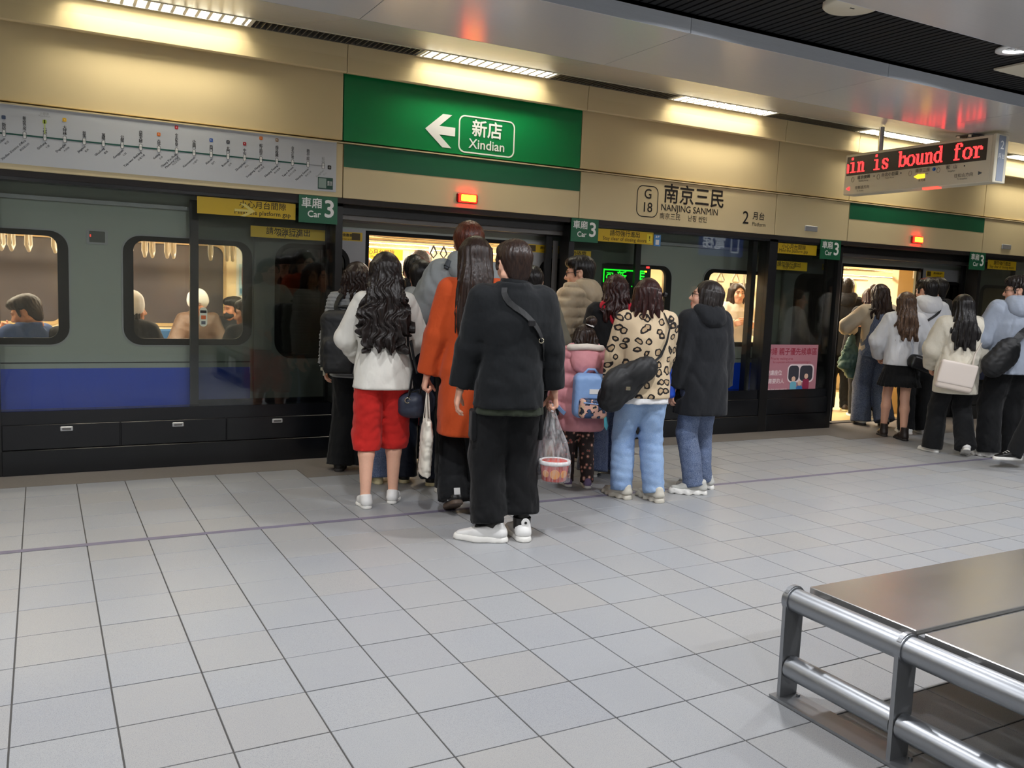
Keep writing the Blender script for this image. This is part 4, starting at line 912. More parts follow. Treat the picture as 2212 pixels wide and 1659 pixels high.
class Person:
    """body, clothes and hair of one figure; local frame: x right, y forward, z up, feet at z=0"""
    def __init__(s, label, pos, face, H=1.7, sw=.185, hw=.165, girth=1., lean=0., head=(0, 0), skin='light', feet=None, arms=None, sway=0., seat=None, zfloor=0., bare_legs=False, hand=('relaxed', 'relaxed'), coarse=1., neckf=0., group=None):
        s.k = k = H/1.7; s.H = H; s.sw, s.hw, s.g = sw*k*.93, hw*k*.95, girth; s.lean = math.radians(lean); s.seed = abs(hash(label)) % 9973 if False else sum(ord(c)*(i+1) for i, c in enumerate(label)) % 9973
        s.co = coarse; s.sway = sway
        s.root = empty('person', label, 'person', group, (*pos, zfloor), math.radians(-face)); s.skin = SKIN[skin]
        hipz = .90*k; s.hip = np.array([sway, 0, hipz]); s.seat = seat
        if seat: s.hip[2] = hipz = seat
        tl = math.tan(s.lean)
        s.cy = lambda z: tl*max(0, z-hipz)
        top = hipz+.492*k*math.cos(s.lean)
        s.shz = top; s.nz = hipz+.56*k*math.cos(s.lean)
        s.sh = [np.array([sx*s.sw*.9+sway, s.cy(top), top]) for sx in (-1, 1)]
        hd = hipz+.665*k*math.cos(s.lean); s.hc = np.array([sway, s.cy(hd)+.012+neckf, hd-.0])
        if seat is None: s.hc[2] = H-.117*k; 
        # legs
        feet = feet or [(-.1, 0, 0, -4), (.1, 0, 0, 4)]
        s.legs = []
        for i, (fx, fy, lift, yaw) in enumerate(feet):
            hp = np.array([(-.085, .085)[i]*k+sway, 0, hipz-.0]); an = np.array([fx*k, fy*k, .085*k+lift*k])
            kn, an = ik(hp, an, LEGL[0]*k, LEGL[1]*k, (math.sin(math.radians(yaw))*.3, 1, 0.)); s.legs.append((hp, kn, an, yaw, lift))
        # arms: wrist targets
        arms = arms or [(-.27, .03, .80), (.27, .03, .80)]; s.arms = []
        for i, a in enumerate(arms):
            sx = (-1, 1)[i]; wr = np.array(a[:3], float)*k; wr[2] += (hipz-.90*k)
            hint = a[3] if len(a) > 3 else (sx*.5, -1, 0)
            el, wr = ik(s.sh[i], wr, .285*k, .25*k, hint); s.arms.append((s.sh[i], el, wr))
        s.body(head, hand, bare_legs)
    def body(s, head, hand, bare):
        k = s.k; h = .013*s.co; s.R = rotm(math.radians(head[1]), 0, math.radians(-head[0]))
        lo = np.array([-.62*k, -.5*k, -.0]); hi = np.array([.62*k, .72*k, s.H+.02])
        v = Vol(lo, hi, h)
        z0 = s.hip[2]
        pr = [(z0-.1*k, .12*k, .08*k), (z0, .135*k, .085*k), (z0+.2*k, .11*k, .075*k), (z0+.42*k, .13*k, .085*k), (s.shz, .11*k, .06*k), (s.nz, .05*k, .05*k)]
        v.loft([(z, rx, ry, s.sway, s.cy(z)) for z, rx, ry in pr], k=.02)
        nb = np.array([s.sway, s.cy(s.nz)-.022*k, s.nz-.03*k]); v.cone(nb, s.hc+s.R@np.array([0, -.024*k, -.07*k]), .057*k, .051*k, k=.03)
        for i in (0, 1):
            a, e, w_ = s.arms[i]; v.path([a*.9+np.array([s.sway, a[1], a[2]])*.1, e, w_], (.04*k, .03*k, .024*k), k=.03)
        for hp, kn, an, yaw, lift in s.legs:
            c = [(hp, .075), (kn, .05), (an, .034)]
            if bare:
                m = kn+(an-kn)*.32+np.array([0, -.012*k, 0]); v.path([hp, kn], (.08*k, .052*k), k=.03); v.path([kn, m, an], (.05*k, .054*k, .034*k), k=.02)
            else: v.path([hp, kn, an], (.06*k, .042*k, .032*k), k=.03)
            fd = np.array([math.sin(math.radians(yaw)), math.cos(math.radians(yaw)), 0]); v.cone(an+np.array([0, 0, -.035*k]), an+fd*.12*k+np.array([0, 0, -.05*k]), .03*k, .022*k, k=.03)
        V, F = v.mesh(); Vs, Fs, Ts, n = [V], [F], [np.ones((len(V), 3), np.float32)], len(V)
        hv, hf, ht = HEAD; s.hk = k*1.05
        Vs.append(xf(hv*s.hk, s.R, s.hc)); Fs.append(hf+n); Ts.append(ht); n += len(hv)
        for i in (0, 1):
            if hand[i] is None: continue
            a, e, w_ = s.arms[i]; u = (w_-e)/np.linalg.norm(w_-e); th = np.array([0, 1., .0]); th = np.array([0, 1., .3]) if abs(u[1]) < .8 else np.array([0, .2, 1.])
            y = th-u*(th@u); y /= np.linalg.norm(y); z = -u; x = np.cross(y, z); R = np.stack([x, y, z], 1)
            pv, pf = HAND[hand[i]]; q = xf(pv*k, R, w_, mirror=(i == 0)); pf2 = pf[:, ::-1] if i == 0 else pf
            Vs.append(q); Fs.append(pf2+n); Ts.append(np.ones((len(q), 3), np.float32)*np.array([1., .95, .94])); n += len(q)
            s.__dict__.setdefault('palm', {})[i] = w_+R@(np.array([-.026 if i else .026, 0, -.098])*k)
        me = np_mesh('body', np.concatenate(Vs), np.concatenate(Fs), tint=np.concatenate(Ts)); put('body', me, s.skin, s.root)
    def part(s, name, vol, m, parent=None):
        V, F = vol.mesh(); return put(name, np_mesh(name, V, F), m, parent or s.root)
    def vol(s, h=.0115, x=.62, y=(-.55, .72), z=(0, 1.8)):
        k = s.k; return Vol((-x*k, y[0]*k, z[0]*k-.01), (x*k, y[1]*k, z[1]*k), h*s.co)
    def top(s, m, hem=.80, fl=1., th=.0, arm=(.062, .05, .043), fold=.006, fs=22., cuff=.0, hood=0, collar=0., puff=0., open_=0, name='jacket', back=0., drop=0., shoulder=1., cufftrim=None, neck=.07):
        """jumper, jacket or coat: hem height (at H 1.7), flare of the hem, thickness, arm radii"""
        k = s.k; v = s.vol(); g = s.g; dz = s.hip[2]-.90*k; t = th*k*.62; arm = (arm[0]*.8, arm[1]*.84, arm[2]*.9); fold *= 1.25
        hz = hem*k+dz; sw = s.sw*shoulder
        rows = [(hz, s.hw*fl*g+t, .125*k*fl*g+t), (max(hz+.02*k, .92*k+dz), (s.hw*.98+.006)*max(1, (fl+1)/2)*g+t, .125*k*g*max(1, (fl+1)/2)+t), (1.08*k+dz, s.hw*.93*g+t+.004, .112*k*g+t), (1.27*k+dz, sw*.97*g+t, .122*k*g+t), (1.36*k+dz, sw*.95+t, .108*k*g+t), (1.415*k+dz, sw*.72+t, .088*k+t), (1.45*k+dz, sw*.46+t, .072*k+t), (1.485*k+dz, neck*k+t, .066*k+t)]
        cs = math.cos(s.lean)
        rows = [(s.hip[2]+(z-s.hip[2])*(cs if z > s.hip[2] else 1), rx, ry, s.sway, s.cy(s.hip[2]+(z-s.hip[2])*cs)-back*k-max(0, z-1.36*k-dz)*.22) for z, rx, ry in rows]
        v.loft(rows, k=0); s.rows = np.array(rows)
        v.cone(s.sh[0]+np.array([.03*k, 0, 0]), s.sh[1]-np.array([.03*k, 0, 0]), arm[0]*k*.92+t*.5, arm[0]*k*.92+t*.5, k=.05)
        for i in (0, 1):
            a, e, w_ = s.arms[i]; u = (w_-e)/np.linalg.norm(w_-e); en = w_-u*cuff*k+u*.004
            v.path([a, e], (arm[0]*k+t, arm[1]*k+t), k=.035); v.cone(e, en, arm[1]*k+t, arm[2]*k+t*.6, k=.02)
            # flat cuff
            sl, P = v._sl(en-.13*k, en+.13*k)
            if sl is not None:
                al = (P[0]-en[0])*u[0]+(P[1]-en[1])*u[1]+(P[2]-en[2])*u[2]; rr = np.sqrt((P[0]-en[0])**2+(P[1]-en[1])**2+(P[2]-en[2])**2)
                v.D[sl] = np.where(rr < .11*k, np.maximum(v.D[sl], np.minimum(al, .05)), v.D[sl])
        if puff:
            if puff > 0: v.disp(lambda P: .009-.022*np.abs(np.sin(P[:, 2]*math.pi/puff))**.6*.9)
        f1 = folds(s.seed, fold, fs, (1, 1, .5)); v.disp(f1)
        if drop: pass
        v.cut((0, 0, -1), (0, 0, hz+.006), .006)
        o = s.part(name, v, m); s.top_m = m
        nb = np.array([s.sway, s.cy(s.nz)-.02*k, s.nz])
        if hood:
            q = s.vol(); c = nb+np.array([0, -.075*k, -.03*k]); q.ell(c, (.13*k*hood, .075*k*hood, .10*k*hood), R=rotm(-.35), k=0).cone(nb+np.array([-.085*k, -.02*k, .02*k]), nb+np.array([.085*k, -.02*k, .02*k]), .055*k, .055*k, k=.05).ell(nb+np.array([0, .03*k, .06*k]), (.066*k, .085*k, .07*k), k=.02, op='x'); q.disp(folds(s.seed+5, .006, 26)); s.part('hood', q, m)
        if collar:
            q = s.vol(); q.loft([(s.nz-.05*k, .085*k, .085*k, s.sway, nb[1]-.008), (s.nz+collar*k, .074*k, .078*k, s.sway, nb[1]+.0)], k=0).loft([(s.nz-.01*k, .056*k, .06*k, s.sway, nb[1]), (s.nz+(collar+.05)*k, .062*k, .066*k, s.sway, nb[1]+.005)], k=.008, op='x'); s.part('collar', q, m)
        if cufftrim:
            for i in (0, 1):
                a, e, w_ = s.arms[i]; u = (w_-e)/np.linalg.norm(w_-e); q = w_-u*cuff*k
                put('cuff', MB().tube([q-u*.02, q+u*.022], (arm[2]*k+t*.6)*1.0, 14).mesh('cuff'), cufftrim, s.root)
        return o
    def trousers(s, m, hem=.03, r=(.098, .078, .07), fold=.006, fs=20., name='trousers', waist=1.0, bunch=.5, rise=.045):
        k = s.k; v = s.vol(z=(0, 1.15)); g = s.g; z0 = s.hip[2]
        v.loft([(z0-.06*k, .155*k*g*s.hw/(.165*k), .118*k*g, s.sway, -.006), (z0, s.hw*.98*g, .118*k*g, s.sway, -.006), (z0+(waist-.9)*k+.02, s.hw*.88*g, .1*k*g, s.sway, s.cy(z0+.08*k))], k=0)
        for hp, kn, an, yaw, lift in s.legs:
            v.path([hp+np.array([0, -.006, -.02]), kn], (r[0]*k*g, r[1]*k*g), k=.04); e = an+np.array([0, -.004, -.06*k]); v.cone(kn, e, r[1]*k*g, r[2]*k*g, k=.02)
        v.disp(folds(s.seed+1, fold, fs, (1, 1, .8)))
        if bunch:
            for hp, kn, an, yaw, lift in s.legs: pass
            f = folds(s.seed+2, .008*bunch, 45, (.7, .7, 1.3)); v.disp(lambda P: f(P)*np.clip((.34*k-P[:, 2])/(.2*k), 0, 1))
        # hems
        for li, (hp, kn, an, yaw, lift) in enumerate(s.legs):
            hm = hem[li] if isinstance(hem, tuple) else hem
            d = an-kn; d = d/np.linalg.norm(d); c = an+d*(.085*k-hm*k-.01)
            sl, P = v._sl(c-.2*k, c+.2*k); al = (P[0]-c[0])*d[0]+(P[1]-c[1])*d[1]+(P[2]-c[2])*d[2]
            rr = np.sqrt((P[0]-c[0])**2+(P[1]-c[1])**2); v.D[sl] = np.where(rr < .16*k, np.maximum(v.D[sl], np.clip(al, -.06, .06)), v.D[sl])
        v.cut((0, 0, -1), (0, 0, .012), .004)
        return s.part(name, v, m)
    def skirt(s, m, top=.98, hem=.6, fl=1.35, name='skirt', pleat=.006):
        k = s.k; v = s.vol(z=(0, 1.15)); v.loft([(hem*k, s.hw*fl, .13*k*fl, s.sway, 0), (s.hip[2], s.hw*1.03, .125*k, s.sway, -.004), (top*k, s.hw*.86, .098*k, s.sway, 0)], k=0)
        v.disp(lambda P: pleat*np.sin(np.arctan2(P[:, 1], P[:, 0])*26)*np.clip((top*k-P[:, 2])/(.3*k), 0, 1)); v.disp(folds(s.seed+3, .004, 18)); return s.part(name, v, m)
    def shorts(s, m, hem=.42, name='cropped_trousers', r=(.098, .1, .092)):
        k = s.k; v = s.vol(z=(0, 1.15)); z0 = s.hip[2]
        v.loft([(z0-.07*k, s.hw*.97, .116*k, s.sway, -.006), (z0, s.hw*.90, .112*k, s.sway, -.004), (z0+.06*k, s.hw*.78, .09*k, s.sway, 0)], k=0)
        for hp, kn, an, yaw, lift in s.legs: v.path([hp+np.array([0, -.006, -.06]), kn, kn+(an-kn)*.3], (r[0]*k, r[1]*k, r[2]*k), k=.02)
        v.disp(folds(s.seed+1, .011, 19, (1, 1, .8))); v.disp(lambda P: .006*np.sin(P[:, 2]*85)*np.clip((hem*k+.1-P[:, 2])/.1, 0, 1))
        for hp, kn, an, yaw, lift in s.legs:
            c = kn+(an-kn)*((kn[2]-hem*k)/(kn[2]-an[2])); d = np.array([0, -.05, -1.]); d /= np.linalg.norm(d)
            sl, P = v._sl(c-.22*k, c+.2*k); al = (P[0]-c[0])*d[0]+(P[1]-c[1])*d[1]+(P[2]-c[2])*d[2]; rr = np.sqrt((P[0]-c[0])**2+(P[1]-c[1])**2); v.D[sl] = np.where(rr < .15*k, np.maximum(v.D[sl], np.clip(al, -.06, .06)), v.D[sl])
        return s.part(name, v, m)
    def shoes(s, kind, m, ms, scale=1., stripes=None, patch=None):
        for i, (hp, kn, an, yaw, lift) in enumerate(s.legs):
            (uv, uf), (sv, sf) = SHOE[kind]; sc = s.k*scale; pt = math.radians(-28 if lift > .02 else 0)*min(1, lift/.06+0.) if lift else 0
            R = rotm(pt, 0, math.radians(-yaw)); t = an+np.array([0, 0, -.085*s.k]); t = t if not lift else an+R@np.array([0, 0, -.085*s.k])
            u = put('shoe', np_mesh('shoe', xf(uv*sc, R, t, i == 0), uf[:, ::-1] if i == 0 else uf), m, s.root); put('sole', np_mesh('sole', xf(sv*sc, R, t, i == 0), sf[:, ::-1] if i == 0 else sf), ms, u)
            if stripes:
                for j in range(3):
                    mb = MB(); mb.box((-.049 if i == 0 else .037), (-.037 if i == 0 else .049), .005+.022*j, .016+.022*j, .035, .085)
                    me = mb.mesh('stripe'); me.transform(Matrix.Translation(t)@Matrix(R).to_4x4()@Matrix.Rotation(.35, 4, 'X')); put('stripe', me, stripes, u)
                mb = MB().box(-.02, .02, -.094, -.086, .06, .105); me = mb.mesh('heel_tab'); me.transform(Matrix.Translation(t)@Matrix(R).to_4x4()); put('heel_tab', me, stripes, u)
            mb = MB()
            for j in range(4): mb.tube([(-.022, .03+.02*j, .09-.011*j), (0, .034+.02*j, .097-.011*j), (.022, .03+.02*j, .09-.011*j)], .003, 6)
            if kind in ('sneaker', 'chunky'): me = mb.mesh('laces'); me.transform(Matrix.Translation(t)@Matrix(R).to_4x4()@Matrix.Scale(sc, 4)); put('laces', me, ms, u)
    def hair(s, kind, m, L=.3, w=.1, wave=0., parting=0., front=True, amp=.0035):
        """built in the head's own frame: short, bob, long, bun"""
        k = s.hk*1.03; h = .0075*max(1., s.co*.9); out = .0
        if kind == 'long' and hasattr(s, 'rows'):
            zz = s.hc[2]-min(L*.6, .3)*k; r_ = s.rows; yb = np.interp(zz, r_[:, 0], r_[:, 4])-np.interp(zz, r_[:, 0], r_[:, 2]); out = max(0., (s.hc[1]-yb)/k+.022-.135)
        q = Vol((-.19, -.30, -max(.16, L+.05)), (.19, .15, .17), h); sd = s.seed
        if kind == 'short': q.ell((0, -.022, .037), (.09, .106, .098), k=0).ell((0, .045, .085), (.07, .06, .04), k=.04).ell((0, -.062, -.035), (.064, .046, .072), k=.03); 
        else: q.ell((0, -.02, .034), (.092, .108, .098), k=0)
        if kind == 'short':
            q.box((0, .12, -.065), (.2, .115, .115), .02, R=rotm(.30), k=.02, op='x'); q.ell((0, .0, -.17), (.12, .09, .085), k=.015, op='x')
            for sx in (-1, 1): q.ell((.094*sx, -.006, -.02), (.026, .032, .05), k=.01, op='x'); q.cone((.078*sx, .03, .03), (.08*sx, .028, -.02), .012, .009, k=.01)
        else:
            if kind == 'bob': pr = [(-L, .092*w/.1, .075, 0, -.045), (-L+.05, .108*w/.1, .09, 0, -.038), (-.02, .104*w/.1, .1, 0, -.03), (.05, .09, .095, 0, -.024)]
            else: pr = [(-L, w*.6, .026, 0, -.115-out), (-L+.09, w*.92, .04, 0, -.11-out), (-L*.6, w*1.08, .05, 0, -.098-out*.9), (-.14, w*.35+.06, .068, 0, -.085-out*.6), (-.04, .098, .095, 0, -.038-out*.1), (.05, .088, .092, 0, -.024)]
            q.loft(pr, k=.03)
            if kind == 'bun': q.ell((0.02, -.085, .13), (.045, .05, .042), k=.012)
            # face opening
            q.ell((0, .125, -.045), (.074, .115, .125), k=.015, op='x')
            if L > .18: q.box((0, .13, -.2), (.13, .13, .2), .03, k=.02, op='x') if kind == 'long' else None
            q.ell((0, .02, -.2), (.06, .075, .12), k=.02, op='x')
        def st(P):
            a = np.arctan2(P[:, 0], -(P[:, 1]+.03)); z = P[:, 2]; r = np.random.default_rng(sd); o = r.uniform(0, 6, 4)
            if kind == 'short': return amp*.62*(np.sin(a*23+z*60+o[0]+2*np.sin(z*50))+.8*np.sin(a*41-z*45+o[1]))*np.clip((z+.1)*8, .3, 1)
            wv = wave*np.sin(z*38+o[2]+a*2)+wave*.6*np.sin(z*61+o[3]-a*3)
            return amp*(np.sin(a*19+o[0]+wv*3.2+np.sin(z*16)*1.2)+.8*np.sin(a*37+o[1]+wv*4))*np.clip((.13-z)*7, .15, 1.3)-wv*.004*np.clip(-z*6, 0, 1)
        q.disp(st)
        if kind in ('long', 'bob') and wave > 0: q.disp(lambda P: .02*np.clip((-L+.08-P[:, 2])/.08, 0, 1)*np.sin(np.arctan2(P[:, 0], -P[:, 1])*14+sd))
        V, F = q.mesh(); R = s.R if kind in ('short', 'bun', 'bob') else s.R
        V = V*k
        if kind in ('long',):
            # locks hang straight down below the nape whatever the tilt of the head
            W = xf(V, s.R, s.hc); yaw = rotm(0, 0, math.atan2(-s.R[0, 1], s.R[1, 1])); W2 = xf(V, yaw, s.hc); t = np.clip((-.02-V[:, 2]/k)/.12, 0, 1)[:, None]; W = W*(1-t)+W2*t
        else: W = xf(V, R, s.hc)
        me = np_mesh('hair', W, F); return put('hair', me, m, s.root)
    def glasses(s, m):
        k = s.k; mb = MB()
        for sx in (-1, 1):
            c = (.034*sx, .108, .0); mb.tube([(c[0]+.024*math.cos(a*math.pi/8), c[1], c[2]+.019*math.sin(a*math.pi/8)) for a in range(17)], .0022, 6, cap=False); mb.tube([(.058*sx, .106, .005), (.083*sx, .06, .008), (.085*sx, -.005, .006)], .002, 6)
        mb.tube([(-.011, .109, .003), (.011, .109, .003)], .002, 6)
        V = xf(np.array(mb.v)*k, s.R, s.hc); mb.v = [tuple(x) for x in V]; obj('glasses', mb, m, s.root)
    def mask(s, m):
        q = Vol((-.1, .0, -.13), (.1, .15, .02), .006); q.ell((0, .05, -.062), (.068, .073, .058), k=0).ell((0, .03, -.05), (.064, .072, .12), k=.004, op='x'); V, F = q.mesh(); put('face_mask', np_mesh('face_mask', xf(V*s.k, s.R, s.hc), F), m, s.root)
    def on(s, z, deg, off=.012):
        """point on the clothes: height z, deg from the middle of the back towards the right side"""
        r = s.rows; f = lambda c: np.interp(z, r[:, 0], r[:, c]); a = math.radians(deg); sn, cs = math.sin(a), math.cos(a); p = 2/2.4
        return np.array([f(3)+(f(1)+off)*math.copysign(abs(sn)**p, sn), f(4)-(f(2)+off)*math.copysign(abs(cs)**p, cs), z])
    def W(s, p):
        """local point to the world"""
        c, n = math.cos(s.root.rotation_euler.z), math.sin(s.root.rotation_euler.z); x, y, z = p; return (s.root.location[0]+c*x-n*y, s.root.location[1]+n*x+c*y, s.root.location[2]+z)
# ------------------------------------------------------------------ the crowd
def m_leopard():
    t = NT('leopard_knit'); v0 = t.coord(); sx_ = t.n('ShaderNodeSeparateXYZ'); cx_ = t.n('ShaderNodeCombineXYZ'); t.l(v0, sx_.inputs[0]); t.l(sx_.outputs[0], cx_.inputs[0]); t.l(sx_.outputs[2], cx_.inputs[1]); v = cx_.outputs[0]; nz = t.n('ShaderNodeTexNoise'); nz.inputs['Scale'].default_value = 9; t.l(v, nz.inputs['Vector'])
    mx = t.n('ShaderNodeMix', data_type='VECTOR'); mx.inputs[0].default_value = .06; t.l(v, mx.inputs[4]); t.l(nz.outputs['Color'], mx.inputs[5])
    vo = t.n('ShaderNodeTexVoronoi', voronoi_dimensions='2D'); vo.inputs['Scale'].default_value = 13.5; vo.inputs['Randomness'].default_value = .75; t.l(mx.outputs[1], vo.inputs['Vector'])
    n2 = t.n('ShaderNodeTexNoise'); n2.inputs['Scale'].default_value = 19; t.l(v, n2.inputs['Vector'])
    ad = t.n('ShaderNodeMath', operation='MULTIPLY_ADD'); t.l(n2.outputs['Fac'], ad.inputs[0]); ad.inputs[1].default_value = .5; t.l(vo.outputs['Distance'], ad.inputs[2])
    tan_, ink = lin('CDB898'), lin('1C1716')
    c = t.ramp(ad.outputs[0], [(.0, lin('B49A78')), (.40, lin('B49A78')), (.42, ink), (.555, ink), (.575, tan_), (1, tan_)])
    t.base(c); t.p.inputs['Roughness'].default_value = .9; t.bump(t.noise(350, 1., t.coord((1, 1, .5))), .4, .003); return t.m
def m_flowers():
    t = NT('flower_leggings'); v = t.coord(); vo = t.n('ShaderNodeTexVoronoi'); vo.inputs['Scale'].default_value = 26; t.l(v, vo.inputs['Vector'])
    f = t.ramp(vo.outputs['Distance'], [(.0, lin('E8C8B0')), (.16, lin('E8C8B0')), (.2, lin('A84C44')), (.3, lin('7A6E62')), (.36, lin('2E2220')), (1, lin('2E2220'))], 'CONSTANT'); t.base(f); t.p.inputs['Roughness'].default_value = .8; return t.m
K = dict(white_knit=m_cloth('white_sweatshirt', 'DCD9D0', .05, bump=.3), red=m_cloth('red_corduroy', 'C0241F', .12, weave=350, bump=.4), black=m_cloth('black_cloth', '111214', .25), black2=m_cloth('black_jacket_cloth', '0E1114', .2), olive=m_cloth('dark_olive_cloth', '2A3024', .15), cargo=m_cloth('black_cargo', '0A0B0D', .25),
    rust=m_cloth('rust_wool', 'B5461A', .08, bump=.35), navy=m_cloth('navy_padded', '1A2130', .2, .6), grey=m_cloth('grey_padded', '84898A', .08, .7), greyhood=m_cloth('grey_jersey', '9A9C9B', .07), ribbed=m_cloth('grey_ribbed', '8C8E8F', .1), beigepuff=m_cloth('beige_padded', 'A4947A', .06, .55, spec=.4), wine=m_cloth('dark_red_cloth', '7C1420', .15), redscarf=m_cloth('red_scarf', 'B01C30', .15),
    jeans=m_denim('light_blue_denim', '6E8FBE', '90AED2'), jeans_dark=m_denim('indigo_denim', '1C2C54', '2C4478'), jeans_mid=m_denim('mid_blue_denim', '2E3F62', '4C6088'), dungaree=m_denim('navy_denim', '15233E', '24385E'), pink=m_cloth('pink_padded', 'D08C92', .06, .55, spec=.4), cream=m_cloth('cream_fleece', 'E2D8CC', .06, bump=.6, weave=220), leopard=m_leopard(), flowers=m_flowers(),
    whitehood=m_cloth('white_hoodie', 'D9DBDF', .05), bluegrey=m_cloth('blue_grey_hoodie', '9AA3B2', .06), fluffy=m_cloth('cream_fluffy_coat', 'D8D2C2', .07, bump=.9, weave=120), beigeknit=m_cloth('beige_knit', 'B9AC96', .08, bump=.6, weave=200), charcoal=m_cloth('charcoal_cloth', '191B1F', .15), brownleather=m_cloth('brown_jacket', '5C4534', .25, .45, spec=.5), bluecloth=m_cloth('blue_cloth', '3A5488', .1), wht=m_cloth('white_cotton', 'E8E8E8', .03), oliveg=m_cloth('olive_grey_cloth', '6E6A5C', .1))
SH = dict(white=mat('white_leather', 'E2E1DE', .5, var=.03), offw=mat('off_white_shoe', 'C9C4B6', .6, var=.06), black=mat('black_leather', '141312', .4), sole=mat('white_rubber', 'E4E2DC', .6), gum=mat('gum_sole', '5A4A3E', .6), cream=mat('cream_sole', 'D8CCA0', .6), purple=mat('purple_shoe', '7C6A8E', .6), brown=mat('brown_boot', '2A201C', .45), dsole=mat('dark_sole', '2C2826', .7), greyw=mat('grey_white_shoe', 'B8B8B2', .6, var=.05))
specs = mat('spectacle_frame', '15161A', .3); maskm = mat('mask_white', 'D8DCE0', .8)
PPL = {}
# -- woman in white sweatshirt and red cropped trousers
p = PPL['white'] = Person('woman in white sweatshirt and red cropped trousers, long wavy black hair down her back', (2.02, 5.53), 14, 1.685, sw=.18, hw=.172, feet=[(-.11, -.06, 0, -8), (.09, .06, 0, 12)], arms=[(-.15, .24, .98, (-1, -.6, -.1)), (.16, .26, .98, (1, -.6, -.1))], bare_legs=True, hand=('soft', 'soft'), head=(4, -4))
p.top(K['white_knit'], hem=.80, fl=1.14, th=.02, arm=(.07, .066, .052), fold=.008, fs=15, name='sweatshirt', cuff=.01)
p.shorts(K['red'], hem=.375); p.shoes('slip', SH['white'], SH['sole'], .92); p.hair('long', HAIRM['soft'], L=.47, w=.155, wave=.9, amp=.005)
# -- man in black jacket nearest the camera
p = PPL['black'] = Person('young man nearest the camera in black jacket and wide black cargo trousers, white sneakers', (2.42, 4.48), 18, 1.755, sw=.205, hw=.17, feet=[(-.085, -.02, 0, -72), (.105, .03, 0, -6)], arms=[(-.29, .06, .80), (.285, .05, .815)], hand=('relaxed', 'grip'), head=(-14, -6))
p.top(K['black2'], hem=.775, fl=1.14, th=.03, arm=(.08, .076, .062), fold=.007, fs=12, collar=.05, name='jacket', cuff=.02, shoulder=1.04)
p.trousers(K['cargo'], hem=(.095, .135), r=(.112, .104, .10), fold=.009, fs=14, bunch=1.2); p.hair('short', HAIRM['brown'])
q = p.vol(z=(.6, 1.0)); q.loft([(.745*p.k, .195*p.k, .148*p.k, 0, 0), (.82*p.k, .19*p.k, .145*p.k, 0, 0), (.9*p.k, .17*p.k, .13*p.k, 0, 0)], k=0).disp(folds(3, .006, 20)); p.part('shirt_hem', q, K['olive'])
for sx in (-1, 1):
    kx = p.legs[0 if sx < 0 else 1]; c = kx[0]*.35+kx[1]*.65; q = p.vol(z=(.3, .9)); q.box(c+np.array([.1*sx*p.k, -.01, .04]), (.016, .075, .09), .014).disp(folds(8, .003, 30)); p.part('cargo_pocket', q, K['cargo'])
p.shoes('sneaker', SH['white'], SH['sole'], 1.12)
for sh, (hp, kn, an, yaw, lift) in zip([c for c in p.root.children if c.name.startswith('shoe')], p.legs):
    q = Vol(an-np.array([.2, .2, .12]), an+np.array([.2, .2, .12]), .008); f_ = np.array([math.sin(math.radians(yaw)), math.cos(math.radians(yaw)), 0]); q.cone(an+np.array([0, 0, .0])-f_*.02, an+f_*.06+np.array([0, 0, -.012]), .047, .034, k=0).cone(an-f_*.02, an-f_*.015+np.array([0, 0, .06]), .046, .044, k=.02); p.part('shoe_opening', q, SH['black'], sh)
for sh in [c for c in p.root.children if c.name.startswith('shoe')][1:]:
    a = p.legs[1][2]; put('ankle_panel', MB().tube([a+np.array([0, -.028, -.02]), a+np.array([0, -.03, .05])], [.05, .055], 14).mesh('ankle_panel'), SH['black'], sh)
    d = MB().tube([a+np.array([.012, -.088, .028]), a+np.array([.012, -.080, .028])], .026, 18).tube([a+np.array([.012, -.089, .028]), a+np.array([.012, -.082, .028])], .0, 3, cap=False); put('round_patch', d.mesh('round_patch'), SH['white'], sh)
    put('patch_star', MB().tube([a+np.array([.012, -.091, .028]), a+np.array([.012, -.086, .028])], .009, 5).mesh('patch_star'), SH['black'], sh)
# -- woman in the rust coat
p = PPL['rust'] = Person('tall woman in long rust orange coat with straight brown hair, black striped sneakers', (2.48, 5.12), 16, 1.80, sw=.185, hw=.165, feet=[(-.09, -.02, .05, -5), (.1, -.03, 0, 4)], arms=[(-.285, .05, .80), (.24, .12, .82)], hand=('grip', 'relaxed'), head=(6, -8))
p.top(K['rust'], hem=.50, fl=1.22, th=.028, arm=(.074, .068, .058), fold=.007, fs=11, name='coat', cuff=.01, collar=.03)
p.trousers(K['black'], r=(.09, .082, .095), bunch=1.); p.shoes('sneaker', SH['black'], SH['gum'], .97, stripes=SH['white']); p.hair('long', HAIRM['brown'], L=.50, w=.105, wave=0., amp=.003)
# -- tall man in grey padded jacket
p = PPL['grey'] = Person('tall man in grey hooded padded jacket, short dark hair with auburn tips', (2.67, 5.62), 18, 1.93, sw=.20, hw=.165, arms=[(-.27, .20, 1.0), (.26, .15, .9)], hand=('soft', 'relaxed'), head=(8, 0), feet=[(-.1, .0, 0, -4), (.1, .04, 0, 4)])
p.top(K['grey'], hem=.76, fl=1.1, th=.04, arm=(.085, .078, .06), fold=.010, fs=17, hood=1.05, name='jacket'); p.trousers(K['black']); p.shoes('sneaker', SH['black'], SH['sole']); p.hair('short', HAIRM['auburn'])
fl_ = MB(); a, e, w_ = p.arms[0]
q0 = p.on(1.47*p.k, -62, .045); obj('shoulder_print', MB().tube([q0, q0+np.array([-.02, -.012, -.04])], .035, 4).tube([q0+np.array([-.004, -.004, .0]), q0+np.array([-.03, -.02, -.05])], .02, 4), mat('print_dark', '3A3F44', .7), p.root)
